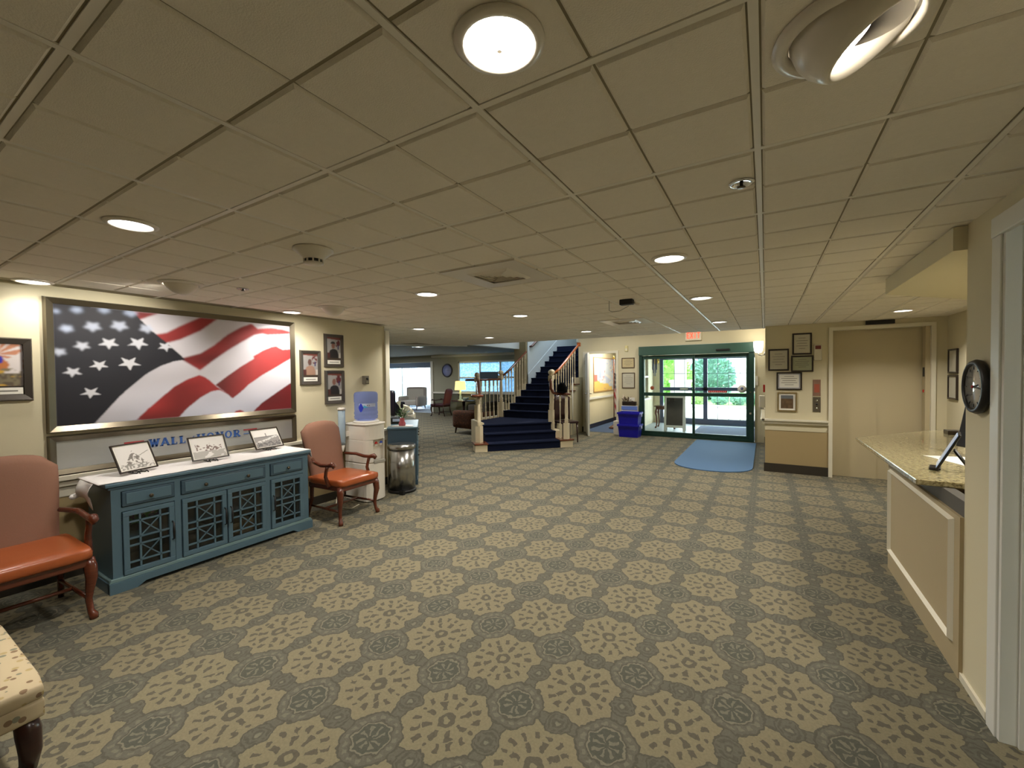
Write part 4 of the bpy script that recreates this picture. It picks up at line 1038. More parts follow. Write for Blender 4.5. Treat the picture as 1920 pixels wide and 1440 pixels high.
easel_pic((-4.13, 1.28, .776), .32, .27, .225, 0, 'thin-framed pencil sketch of a pyramid of figures, left on the sideboard')
easel_pic((-4.13, 1.77, .776), .02, .285, .215, 1, 'thin-framed sketch of a row of running figures, middle of the sideboard')
easel_pic((-4.22, 2.33, .780), .12, .295, .215, 2, 'black-framed grey seascape on a small easel, right end of the sideboard', 30)

# ---------------- armchairs
def cabriole(mb, x, y, ztop, fx=1, fy=0):
    pts = []; rs = []
    for z, off, r in ((ztop, 0, .030), (ztop-.05, .012, .034), (ztop-.12, .018, .030), (ztop-.2, .004, .022), (.12, -.004, .018), (.05, .006, .017), (.025, .022, .024), (.0, .026, .022)):
        pts.append((x+off*fx, y+off*fy*.5, z)); rs.append(r)
    mb.tube(pts, rs, 10)
def armchair(name, label, loc, rz, seatm, backm, woodm, cat='chair', grp=None, w=.55, sh=.45):
    t = thing(name, label, cat, loc, rz, grp); d = .56; hw = w/2
    s = MB(); cushion(s, (-.26, -hw+.015, sh-.075), (.29, hw-.015, sh+.01), .035); s.build('seat', seatm, t)
    MB().box((-.25, -hw+.03, sh-.115), (.265, hw-.03, sh-.06)).build('seat_rail', woodm, t, bevel=.008)
    # tall camel back, leaning
    b = MB()
    def bk(u, v):
        y = (u-.5)*2; ztop = .60-.05*abs(y)**2.2-.05*(max(0, abs(y)-.7)/.3)**.8
        ww = hw*(.93-.10*math.cos(v*PI)*.5-.03); z = sh-.07+v*(ztop+.03)
        return (-.20-.13*v+.012*math.cos(y*2), y*ww*.92, z)
    th = .055; n, m_ = 14, 12
    F = [[Vector(bk(i/n, j/m_)) for j in range(m_+1)] for i in range(n+1)]
    vs = []; fs = []
    for i in range(n+1):
        for j in range(m_+1):
            e = min(min(i, n-i)/2.2, min(m_-j, 3)/2.2, 1); bul = .022*math.sqrt(max(0, e)); vs.append(F[i][j]+Vector((bul, 0, 0)))
    k = len(vs)
    for i in range(n+1):
        for j in range(m_+1):
            e = min(min(i, n-i)/2.2, min(m_-j, 3)/2.2, 1); bul = .015*math.sqrt(max(0, e)); vs.append(F[i][j]-Vector((th-.02+bul, 0, 0)))
    w_ = m_+1
    for i in range(n):
        for j in range(m_): fs += [[i*w_+j, (i+1)*w_+j, (i+1)*w_+j+1, i*w_+j+1], [k+i*w_+j, k+i*w_+j+1, k+(i+1)*w_+j+1, k+(i+1)*w_+j]]
        fs += [[i*w_, k+i*w_, k+(i+1)*w_, (i+1)*w_], [i*w_+m_, (i+1)*w_+m_, k+(i+1)*w_+m_, k+i*w_+m_]]
    for j in range(m_): fs += [[j, j+1, k+j+1, k+j], [n*w_+j, k+n*w_+j, k+n*w_+j+1, n*w_+j+1]]
    b.add(vs, fs, True); b.build('backrest', backm, t)
    for s_ in (-1, 1):
        y = s_*(hw+.005)
        a = MB(); a.tube([(-.21, s_*(hw-.06), sh+.175), (-.1, y, sh+.165), (.02, y+s_*.01, sh+.145), (.12, y, sh+.15), (.185, y, sh+.165), (.205, y, sh+.15), (.195, y, sh+.13)], [.016, .018, .019, .02, .027, .024, .012], 10)
        ar = a.build('armrest', woodm, t)
        MB().tube([(.12, y*.97, sh-.07), (.075, y*1.0, sh+.03), (.09, y*1.01, sh+.09), (.11, y, sh+.14)], [.022, .018, .017, .019], 8).build('arm_post', woodm, t)
        l = MB(); cabriole(l, .235, s_*(hw-.035), sh-.07, 1, s_); l.build('leg', woodm, t)
        MB().tube([(-.23, s_*(hw-.06), sh-.07), (-.24, s_*(hw-.06), .2), (-.30, s_*(hw-.05), 0)], [.023, .02, .016], 8).build('leg', woodm, t)
        MB().tube([(.225, s_*(hw-.04), .13), (-.245, s_*(hw-.06), .13)], .012, 8).build('stretcher', woodm, t)
    MB().tube([(-.02, -hw+.05, .13), (-.02, hw-.05, .13)], .012, 8).build('stretcher', woodm, t)
    return t
armchair('armchair', 'wide brown-backed armchair with orange leather seat left of the sideboard', (-3.87, .605, 0), 0, K['leather'], K['fabric'], K['mahog'], w=.58)
armchair('armchair', 'brown-backed armchair with orange leather seat between sideboard and water cooler', (-3.92, 2.93, 0), .04, K['leather'], K['fabric'], K['mahog'], w=.53)

# footstool, lower left corner
t = thing('footstool', 'cream floral footstool with dark cabriole legs at the lower left', 'stool', (-2.62, .12, 0))
s = MB(); cushion(s, (-.40, -.28, .345), (.40, .29, .42), .03); s.build('cushion', K['stool'], t)
s = MB(); cushion(s, (-.395, -.275, .285), (.395, .285, .36), .012); s.build('apron', K['stool'], t)
for sx in (-1, 1):
    for sy in (-1, 1):
        l = MB(); cabriole(l, sx*.35, sy*.24, .29, sx, sy); l.build('leg', K['mahog_dk'], t)

# ---------------- water cooler
o = (-4.2, 3.49, 0)
t = thing('water_cooler', 'white floor-standing water dispenser beside the armchair', 'water cooler', o)
def dshape(x0, x1, y0, y1, bulge, n=8):
    pts = [(x0, y0), (x1-bulge, y0)]
    for i in range(1, n): a = -PI/2+PI*i/n; pts.append((x1-bulge+bulge*math.cos(a), (y0+y1)/2+(y1-y0)/2*math.sin(a)))
    return pts+[(x1-bulge, y1), (x0, y1)]
body = MB(o); ds = dshape(-4.40, -4.00, 3.33, 3.64, .07)
body.prism(ds, .012, .46); body.prism(dshape(-4.395, -4.012, 3.335, 3.635, .065), .46, .47); body.prism([p for p in ds if p[1] < 3.43]+[(-4.012, 3.43), (-4.07, 3.43), (-4.07, 3.60), (-4.02, 3.60)]+[p for p in ds if p[1] > 3.60], .47, .74); body.prism(ds, .74, .915)
body.build('body', K['plastic_w'], t, bevel=.008)
MB(o).prism(dshape(-4.41, -3.99, 3.32, 3.65, .07), .915, .94).build('top_cover', K['plastic_w'], t, bevel=.01)
MB(o).lathe([(.155, .94), (.15, .96), (.14, .965)], (-4.20, 3.49, 0), 24).build('collar', K['plastic_w'], t)
MB(o).box((-4.06, 3.43, .455), (-3.995, 3.60, .49)).build('drip_tray', mat('drip_tray_grey', srgb(160, 156, 146), .4), t, bevel=.004)
for y, m_ in ((3.48, K['red']), (3.555, mat('tap_blue', srgb(60, 90, 190), .4))):
    tp = MB(o).box((-4.07, y-.015, .66), (-4.02, y+.015, .69)).build('tap', K['plastic_w'], t, bevel=.004)
    MB(o).slab([(-.02, 0), (.02, 0), (0, .025)], ((-4.03, y, .69), (0, 1, 0), (0, 0, 1), (1, 0, 0)), 0, .02).build('tap_lever', m_, tp)
MB(o).box((-4.35, 3.35, 0), (-4.05, 3.62, .015)).build('foot', K['black'], t)
o2 = (-4.20, 3.49, .95)
bt = thing('water_bottle', 'big blue ribbed water bottle upside down on the white dispenser', 'bottle', o2)
bm_ = mat('blue_bottle_plastic', srgb(150, 168, 235), .06, trans=.0); nt = bm_.node_tree
tr = nt.nodes.new('ShaderNodeBsdfTransparent'); tr.inputs[0].default_value = (.62, .70, .98, 1); mxs = nt.nodes.new('ShaderNodeMixShader'); mxs.inputs[0].default_value = .72
nt.links.new(nt.nodes['Principled BSDF'].outputs[0], mxs.inputs[1]); nt.links.new(tr.outputs[0], mxs.inputs[2]); nt.links.new(mxs.outputs[0], nt.nodes['Material Output'].inputs[0])
MB(o2).lathe([(.05, .955), (.09, .965), (.135, .985), (.140, 1.02), (.132, 1.03), (.140, 1.045), (.140, 1.07), (.134, 1.08), (.136, 1.09), (.136, 1.17), (.132, 1.18), (.140, 1.19), (.140, 1.28), (.13, 1.305), (.10, 1.315), (.01, 1.318)], (-4.20, 3.49, 0), 28).build('bottle_body', bm_, bt)
lab = mat('bottle_label', srgb(190, 200, 225), .4)
def arc(z0, z1, a0, a1, m_, nm, r=.1375, par=bt):
    mb = MB(o2); n = 12
    mb.grid(lambda u, v: (-4.20+r*math.cos(a0+(a1-a0)*u), 3.49+r*math.sin(a0+(a1-a0)*u), z0+(z1-z0)*v), n, 2)
    return mb.build(nm, m_, par, fix=False)
lb = arc(1.135, 1.175, -1.3, 0.2, lab, 'label')
mb = MB(o2)
for i in range(8):
    a0_ = 2*PI*i/8
mb.grid(lambda u, v: (-4.20+.139*math.cos(-1.35+.45*u), 3.49+.139*math.sin(-1.35+.45*u), 1.125+(.05*math.sin(PI*u)+.001)*(2*v-1)), 10, 4)
mb.build('dark_emblem', mat('emblem_blue', srgb(40, 60, 190), .4), bt, fix=False)
mb = MB(o2); mb.grid(lambda u, v: (-4.20+.1392*math.cos(-.9+.4*u), 3.49+.1392*math.sin(-.9+.4*u), 1.14+(.016*(1-u)+.001)*(2*v-1)-.01*u), 8, 3)
mb.build('fish_emblem', mat('emblem_teal', srgb(70, 170, 205), .4), bt, fix=False)
for a0_ in (-.62, -.46):
    mb = MB(o2); mb.grid(lambda u, v: (-4.20+.1395*math.cos(a0_+.09*u), 3.49+.1395*math.sin(a0_+.09*u), 1.145+.016*v*math.sin(PI*(.15+.7*u))), 5, 3); mb.build('label_mark', K['ink'], bt, fix=False)
t = thing('cup_dispenser', 'pale blue tube of paper cups fixed beside the water bottle', 'cup dispenser', (-4.36, 3.26, .60))
oo = (-4.36, 3.26, .60)
MB(oo).lathe([(.036, .68), (.040, .72), (.042, 1.10), (.036, 1.105)], (-4.36, 3.26, 0), 16).build('tube', K['cup'], t)
MB(oo).lathe([(.046, 1.10), (.046, 1.125), (.03, 1.13)], (-4.36, 3.26, 0), 16).build('cap', K['plastic_w'], t)
MB(oo).lathe([(.016, .60), (.022, .62), (.036, .70)], (-4.36, 3.26, 0), 16).build('paper_cup', K['paper'], t)
MB(oo).box((-4.36, 3.29, .78), (-4.32, 3.335, .84)).build('bracket', K['plastic_w'], t)
q = MB().tube([(-4.42, 3.30, .2), (-4.42, 3.22, .05), (-4.3, 3.12, .012), (-4.15, 3.05, .012), (-4.0, 3.10, .012), (-4.05, 3.24, .012)], .006, 6).build('power_cord', K['trim']); tag(q, 'pale cord trailing on the carpet behind the armchair by the cooler', 'cord')
t = thing('wall_outlet', 'small outlet plate on the wall behind the cooler-side armchair', 'outlet', (XL, 3.3, .35))
MB((XL, 3.3, .35)).box((XL+.006, 3.26, .30), (XL+.012, 3.34, .42)).build('plate', K['wall_low'], t)

# ---------------- steel bin
o = (-4.08, 3.95, 0)
t = thing('trash_can', 'shiny steel waste bin standing right of the water cooler', 'bin', o)
MB().lathe([(.17, .03), (.17, .56)], n=36).build('drum', K['steel'], t)
MB().lathe([(.182, 0), (.182, .03), (.17, .035)], n=32).build('base_ring', K['black'], t)
MB().lathe([(.180, .56), (.180, .60), (.165, .612), (.01, .615)], n=36).build('lid', K['steel'], t)
MB().box((.12, -.17, .0), (.185, -.13, .05)).build('pedal', K['black'], t)

# ---------------- second teal cabinet, end-on
ang = math.atan2(-.70, -.72)  # long axis direction handled below
o = (-4.60, 4.47, 0)
t = thing('console_cabinet', 'teal console seen end-on behind the steel bin, flowers on top', 'cabinet', o, math.radians(43))
# local: x = width (end), y = length away from camera
MB().box((-.175, -.50, .775), (.235, .52, .80)).build('top', K['teal'], t, bevel=.006)
MB().box((-.165, -.48, .06), (.215, .5, .775)).build('carcass', K['teal_dk'], t, bevel=.004)
MB().box((-.17, -.49, 0), (.225, .51, .07)).build('plinth', K['teal_dk'], t, bevel=.004)
for i, yy in enumerate((-.30, .02, .34)):
    d = MB().box((.215, yy-.14, .12), (.228, yy+.14, .56)).build('door', K['teal'], t, bevel=.003)
    MB().lathe([(.006, 0), (.012, .02)], (.228, yy-.11, .4), 10, (1, 0, 0)).build('knob', K['bronze'], d)
    d = MB().box((.215, yy-.14, .60), (.228, yy+.14, .74)).build('drawer', K['teal'], t, bevel=.003)
    MB().lathe([(.006, 0), (.012, .02)], (.228, yy, .67), 10, (1, 0, 0)).build('knob', K['bronze'], d)
q = MB().lathe([(.15, 0), (.155, .004), (.15, .006)], n=28, sc=(1.0, .75)).build('doily', K['cloth'], None, loc=(-4.36, 4.24, .80)); q.rotation_euler = (0, 0, .75); tag(q, 'white oval doily under the flower vase on the console', 'cloth')
vl = (-4.36, 4.24, .807)
t = thing('flower_vase', 'small vase of white lilies with pink foot on the teal console', 'flowers', vl)
MB().lathe([(.045, 0), (.05, .03), (.035, .06), (.03, .10), (.034, .11)], n=18).build('vase', mat('pink_glass', srgb(196, 96, 106), .1), t)
MB().lathe([(.03, 0), (.036, .03), (.034, .11), (.03, .115)], (.02, -.01, .03), 14).build('glass_sleeve', K['glass'], t) if False else None
r0 = random.Random(5); lm = MB()
for i in range(70):
    a = r0.random()*2*PI; p = Vector((math.cos(a)*.05*r0.random(), math.sin(a)*.05*r0.random(), .10+.12*r0.random())); d = Vector((math.cos(a), math.sin(a), r0.uniform(-.1, 1))).normalized()
    s_ = d.cross(Vector((0, 0, 1))).normalized()*.012; lm.add([p, p+d*.035+s_, p+d*.075, p+d*.035-s_], [[0, 1, 2, 3]])
lm.build('leaves', K['green'], t)
for (dx, dz, tilt) in ((.10, .23, .8), (.14, .19, 1.2), (.05, .25, .4), (-.045, .31, -.25), (.02, .20, .3), (.17, .14, 1.6)):
    ax = Vector((math.sin(tilt)*.85, math.sin(tilt)*.5, math.cos(tilt)))
    c = Vector((dx*.9, dx*.3, dz))
    f = MB().lathe([(.005, -.07), (.010, -.03), (.023, 0), (.037, .027), (.042, .033)], c, 10, ax, caps=False); f.tube([Vector((0, 0, .1)), c*.55+Vector((0, 0, .08)), c-ax*.05], .003, 5)
    f.build('lily', K['petal'], t)
o = (-4.45, 4.66, .807)
t = thing('black_box', 'black boxy item with a pale label behind the vase on the console', 'box', (-4.66, 4.42, .80), .75)
MB().box((-.08, -.08, 0), (.10, .08, .10)).build('body', K['black'], t, bevel=.01)
MB().box((-.05, -.083, .04), (.05, -.08, .08)).build('label', lab, t)
ZT = CE-.009
def can(x, y, label, r=.080, p=1.0, hot=False, z=ZT, light=True, col=LAMP_COL):
    t = thing('recessed_light', label, 'light', (x, y, z), group='round recessed ceiling lights')
    MB().lathe([(r+.022, 0), (r+.022, -.004), (r+.004, -.012), (r, -.008), (r, 0)], n=32).build('trim_ring', K['lampwhite'], t)
    MB().lathe([(r, -.004), (r*.6, -.008 if not hot else -.014), (.005, -.010 if not hot else -.02)], n=32, caps=False).build('lens', K['lens_hot'] if hot else K['lens'], t)
    if light: area_light('lamp', (0, 0, -.02 if not hot else -.05), (0, 0, 0), r*1.8, LAMP_W*p, col, t, spread=math.radians(132))
    return t
can(-.47, .745, 'very bright round ceiling light at the top middle of the photo', hot=True, p=.55, r=.072)
can(-2.40, .74, 'round ceiling light upper left, clear of the left wall', p=1.25, r=.074)
can(-4.35, .80, 'round ceiling light hard against the left wall above the framed collage', p=.13)
can(-4.25, 2.60, 'round ceiling light close to the left wall above the end of the flag picture', p=.5)
can(-2.42, 2.66, 'round ceiling light between smoke detector and square air vent, nearest the vent', p=1.3)
can(-2.42, 4.22, 'round ceiling light beyond the square air vent toward the stairs')
can(-.49, 2.64, 'round ceiling light nearest the bright white ceiling bar right of centre', p=.75)
can(-.50, 4.19, 'round ceiling light beyond it, over the way to the glass entrance', p=.85)
can(-.53, 6.30, 'far round ceiling light just in front of the glass entrance')
can(-2.45, 6.38, 'small far round ceiling light left of the exit sign')
can(1.34, 6.40, 'round ceiling light in front of the lift doorway')
can(-4.30, 4.54, 'round ceiling light past the end of the left wall')
can(-4.29, 6.34, 'small far round ceiling light above the foot of the stairs')
can(1.45, 3.55, 'round light in the dropped soffit above the granite worktop', p=1.0, z=2.068)
# lights of the higher entrance ceiling, out of sight above the edge
for x in (-3.2, -1.4): area_light('entrance_lamp', (x, 9.1, 2.70), (0, 0, 0), .2, LAMP_W*1.5)
for (x, y) in ((-10.6, 9.2), (-12.6, 10.8), (-8, 8.4)):
    l = thing('recessed_light', {-10.6: 'middle flat glowing light on the dark lounge ceiling', -12.6: 'left-hand dim glowing light on the dark lounge ceiling', -8: 'right-hand dim light on the dark lounge ceiling'}[x], 'light', (x, y, 2.30))
    MB().lathe([(.16, 0), (.16, -.012), (.14, -.02)], n=24).build('trim_ring', K['lampwhite'], l)
    MB().lathe([(.14, -.016), (.005, -.022)], n=24, caps=False).build('lens', K['lens'], l)
    area_light('lamp', (0, 0, -.03), (0, 0, 0), .25, 45, (1, .98, .92), l)

# adjustable eyeball lights
def eyeball(x, y, label, R=.105, aim=(-4.5, 2, 1.5), p=40, ang=75):
    t = thing('eyeball_light', label, 'light', (x, y, ZT), group='swivelling eyeball ceiling lights')
    MB().lathe([(R+.03, 0), (R+.03, -.005), (R+.008, -.016), (R, -.01), (R, 0)], n=32).build('trim_ring', K['lampwhite'], t)
    d = (Vector(aim)-Vector((x, y, ZT))).normalized()
    # half ball with a bored face towards the target
    b = MB(); n, m_ = 24, 10; up = Vector((0, 0, R*.16))
    q = d.orthogonal().normalized(); w = d.cross(q)
    prof = [(R*math.cos(a), R*math.sin(a)) for a in [math.radians(k) for k in (-60, -40, -20, 0, 15, 28, 38)]]
    prof = [(r_, h_) for r_, h_ in prof]
    rl, hl = prof[-1]
    prof += [(rl-.008, hl), (rl*.75, hl-.035), (rl*.7, hl-.05)]
    b.lathe(prof, up, 28, d, caps=False)
    bo = b.build('ball', K['lampwhite'], t)
    MB().lathe([(rl*.74, hl-.042), (.004, hl-.030)], up, 24, d, caps=False).build('lens', K['lens_hot'], bo)
    spot('lamp', tuple(d*(hl+.02)+up), tuple(d*3), p, ang, .7, LAMP_COL, .03, t)
    return t
eyeball(.145, 1.09, 'large swivelling eyeball light cut by the top edge at right', aim=(.85, 1.12, 1.0), p=20)
eyeball(-3.60, 1.38, 'eyeball light aimed at the left half of the flag picture', aim=(-4.5, 1.1, 1.4), p=38, ang=112)
eyeball(-3.655, 2.66, 'eyeball light aimed at the framed photographs on the left wall', aim=(-4.52, 2.75, 1.4), p=32, ang=95)

# smoke detector
z = CE
t = thing('smoke_detector', 'white cone-shaped smoke detector on the ceiling at left', 'smoke detector', (-2.08, 1.40, ZT))
MB().lathe([(.100, .0), (.102, -.008), (.088, -.02), (.052, -.05), (.050, -.056)], n=32).build('base', K['lampwhite'], t)
MB().lathe([(.046, -.056), (.046, -.072)], n=24).build('chamber', K['black'], t)
for k in range(10):
    a = 2*PI*k/10; MB().cbox((.047*math.cos(a), .047*math.sin(a), -.064), (.008, .008, .018), Matrix.Rotation(a, 3, 'Z')).build('vane', K['lampwhite'], t)
MB().lathe([(.050, -.072), (.047, -.080), (.02, -.084), (.005, -.084)], n=24).build('cap', K['lampwhite'], t)
# sprinklers
def sprinkler(x, y, label):
    t = thing('sprinkler_head', label, 'sprinkler', (x, y, ZT), group='recessed sprinkler heads')
    MB().lathe([(.042, 0), (.042, -.004), (.028, -.006), (.024, .012), (.018, .014)], n=24).build('escutcheon', K['chrome'], t)
    MB().lathe([(.006, .012), (.006, -.012), (.014, -.014), (.014, -.017)], n=12).build('nozzle', K['bronze'], t)
sprinkler(-.075, 1.75, 'chrome recessed sprinkler head beside the white ceiling bar, right of centre')
sprinkler(-3.445, 1.72, 'tiny sprinkler head on the ceiling in front of the flag picture')
# air vents
def vent(x0, y0, label, n=3, grp='square ceiling air vents', w=2*U):
    t = thing('air_vent', label, 'air vent', (x0+w/2, y0+w/2, ZT), group=grp); h = w/2-.02
    def ring(a, b, za, zb, nm, m_):
        mb = MB()
        A = [(-a, -a, za), (a, -a, za), (a, a, za), (-a, a, za)]; B = [(-b, -b, zb), (b, -b, zb), (b, b, zb), (-b, b, zb)]
        C = [(x, y, z+.004) for x, y, z in A]; D = [(x, y, z+.004) for x, y, z in B]
        for i in range(4):
            j = (i+1) % 4; mb.add([A[i], A[j], B[j], B[i], C[i], C[j], D[j], D[i]], [[0, 1, 2, 3], [7, 6, 5, 4], [0, 4, 5, 1], [3, 2, 6, 7]])
        return mb.build(nm, m_, t)
    ring(h, h*.56, -.004, -.004, 'face_plate', K['lampwhite'])
    ring(h*.57, h*.47, -.002, -.016, 'louvre', K['lampwhite'])
    for k in range(n):
        a = h*(.44-.12*k); ring(a, a-h*.07, .006, -.012, 'louvre', K['lampwhite'])
    MB().box((-h*.6, -h*.6, .010), (h*.6, h*.6, .014)).build('duct', mat('duct_grey', srgb(86, 80, 68), .9) if 'duct_grey' not in bpy.data.materials else bpy.data.materials['duct_grey'], t)
vent(KX(-6), JY(6), 'square white air vent with dark louvres in the middle of the ceiling')
vent(KX(-6)+.0, JY(16), 'far square air vent, pale and flat, in front of the entrance')
# ceiling-hung small projector with cable
t = thing('ceiling_camera', 'small black device on the ceiling with a white cord hanging in a loop', 'camera', (-1.10, 3.90, ZT))
MB().box((-.06, -.035, -.05), (.06, .035, 0)).build('body', K['black'], t, bevel=.006)
MB().lathe([(.014, 0), (.014, .05), (.008, .055)], (.06, .02, -.03), 12, (1, .6, -.5)).build('lens_arm', K['lampwhite'], t)
MB().tube([(-.16, -.02, 0), (-.16, -.02, -.09), (-.13, -.02, -.105), (-.06, -.01, -.10), (.02, 0, -.06)], .0025, 6).build('cable', K['ink'], t)
# ---------------- reception desk
o = (1.0, 3.6, 0)
t = thing('reception_desk', 'tan reception desk front with white moulding rectangle and grey upper band', 'desk', o)
b = MB(o); b.box((.805, 2.83, 0), (.86, 4.2, .79)); b.box((.86, 4.12, 0), (1.9, 4.2, .79))
b.build('front_panel', mat('desk_tan', srgb(176, 160, 126), .6), t)
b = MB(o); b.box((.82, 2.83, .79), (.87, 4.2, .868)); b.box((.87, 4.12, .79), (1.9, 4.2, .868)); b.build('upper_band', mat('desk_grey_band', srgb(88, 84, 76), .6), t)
MB(o).slab([(2.87, .0), (2.90, 0), (2.90, .8), (2.87, .8)], ((.80, 0, 0), (0, 1, 0), (0, 0, 1), (1, 0, 0)), 0, .006) if False else None
tr_ = MB(o); y0, y1, z0, z1 = 2.90, 4.14, .145, .765; w_ = .024
mo = MB(o)
out = [(y0, z0), (y1, z0), (y1, z1), (y0, z1)]; inn = [(y0+w_, z0+w_), (y1-w_, z0+w_), (y1-w_, z1-w_), (y0+w_, z1-w_)]
mid = [((a[0]+c[0])/2, (a[1]+c[1])/2) for a, c in zip(out, inn)]
V0 = [(.805, *p) for p in out]; V1 = [(.785, *p) for p in mid]; V2 = [(.805, *p) for p in inn]
for i in range(4):
    j = (i+1) % 4; mo.add([V0[i], V0[j], V1[j], V1[i]], [[0, 1, 2, 3]]); mo.add([V1[i], V1[j], V2[j], V2[i]], [[0, 1, 2, 3]])
mo.build('moulding', K['trim'], t)
o = (1.2, 4.2, .9)
top = MB(o).prism([(.715, 3.13), (.705, 4.86), (1.38, 5.72), (1.96, 5.9), (1.96, 3.0), (.90, 3.0), (.90, 3.13)], .868, .90).build('countertop', K['granite'], None, bevel=.006, loc=o)
tag(top, 'speckled granite worktop lying on the reception desk', 'countertop')
# backsplash wall under far part so the slab is carried
o = (1.2, 5.0, 0)
q = MB(o).box((1.3, 4.4, 0), (1.94, 5.5, .868)).build('desk_cabinet', K['elev'], None, loc=o); tag(q, 'beige base cabinet under the far end of the granite worktop', 'cabinet')
# tablet on its stand
t = thing('tablet', 'tablet leaning on a dark stand at the near edge of the granite worktop', 'tablet', (.89, 3.50, .902), math.radians(-15))
Lm = Matrix.Rotation(math.radians(24), 3, 'Y')
def leaned(mb, a, b): return mb.box(a, b, Lm, (0, 0, 0))
leaned(MB(), (-.008, -.10, .012), (.004, .10, .245)).build('case', K['black'], t, bevel=.003)
leaned(MB(), (-.0105, -.092, .022), (-.008, .092, .235)).build('screen', mat('tablet_screen', srgb(150, 180, 220), .08, emit=(.6, .75, 1, 1), es=.35), t)
MB().tube([(.075, .03, .125), (.15, .03, .0)], .007, 8).build('stand_leg', K['black'], t)
MB().tube([(.075, -.03, .125), (.15, -.03, .0)], .007, 8).build('stand_leg', K['black'], t)
MB().box((-.03, -.06, 0), (.02, .06, .014)).build('stand_lip', K['black'], t, bevel=.004)
q = MB((1.05, 3.80, .90)).prism([(.955, 4.02), (1.10, 3.60), (1.30, 3.66), (1.17, 4.06)], .9005, .903).build('paper_sheet', K['paper'], None, loc=(1.05, 3.80, .90)); tag(q, 'white sheets lying on the granite behind the tablet', 'paper')
# monitor seen from behind
t = thing('monitor', 'black monitor back beyond the tablet, half behind the wall edge', 'monitor', (1.30, 3.95, .90), math.radians(-62))
MB().box((-.24, -.015, .06), (.24, .02, .36), Matrix.Rotation(math.radians(-12), 3, 'X'), (0, 0, .2)).build('housing', K['black'], t, bevel=.008)
MB().tube([(0, .02, .2), (.0, .06, .01)], .02, 10).build('neck', K['black'], t)
MB().lathe([(.11, 0), (.10, .012), (.02, .02)], (0, .06, 0), 20).build('foot', K['black'], t)
t = thing('pen_holder', 'clear glassy holder beside the tablet stand', 'holder', (1.07, 3.44, .90))
MB().lathe([(.035, 0), (.04, .08), (.037, .08), (.032, .006), (.005, .005)], n=18).build('cup', glass_mat('clear_acrylic', (.9, .92, .9, 1), .25), t)
MB().tube([(0, 0, .01), (.03, .02, .15)], .004, 6).build('pen', K['steel'], t); MB().tube([(0, 0.01, .01), (-.02, .03, .14)], .004, 6).build('pen', K['plastic_w'], t)
t = thing('paper_tray', 'pale flat tray at the far end of the granite worktop', 'tray', (1.72, 5.2, .90), -.5)
MB().box((-.16, -.2, 0), (.16, .2, .04)).build('tray', mat('tray_beige', srgb(205, 195, 160), .6), t, bevel=.008)
q = MB((1.55, 5.5, .90)).box((1.46, 5.44, .90), (1.60, 5.56, .935)).build('desk_box', K['blackwood'], None, loc=(1.55, 5.5, .90), bevel=.004); tag(q, 'small dark box beside the pale tray on the granite', 'box')

# ---------------- clock on the right wall
def wall_clock(loc, n, R, label, face, rimm):
    t = thing('wall_clock', label, 'clock', loc); n = Vector(n)
    MB().lathe([(R*.86, 0), (R*.97, .006), (R, .02), (R*.94, .034), (R*.85, .036), (R*.80, .028), (R*.80, 0)], (0, 0, 0), 48, n).build('rim', rimm, t)
    f = MB().lathe([(R*.82, .0), (R*.82, .026), (.004, .026)], (0, 0, 0), 40, n).build('face', face, t)
    A = Vector((0, 0, 1)); B = n.cross(A)
    for k in range(12):
        a = 2*PI*k/12; c = A*math.cos(a)*R*.68+B*math.sin(a)*R*.68+n*.027
        MB().tube([c-(A*math.cos(a)+B*math.sin(a))*.006, c+(A*math.cos(a)+B*math.sin(a))*.008], .0022, 4).build('hour_mark', K['black'], t)
    for a, L_ in ((math.radians(-95), .72), (math.radians(-80), .45)):
        MB().tube([n*.030, n*.030+(A*math.cos(a)+B*math.sin(a))*R*L_], .0025, 5).build('hand', K['black'], t)
    MB().lathe([(.006, .026), (.006, .034)], (0, 0, 0), 10, n).build('hub', K['red'], t)
    return t
clf = mat('clock_face', srgb(214, 210, 200), .05, coat=1.0)
wall_clock((XR, 2.655, 1.425), (-1, 0, 0), .121, 'round black-rimmed clock on the near right wall', clf, K['black'])

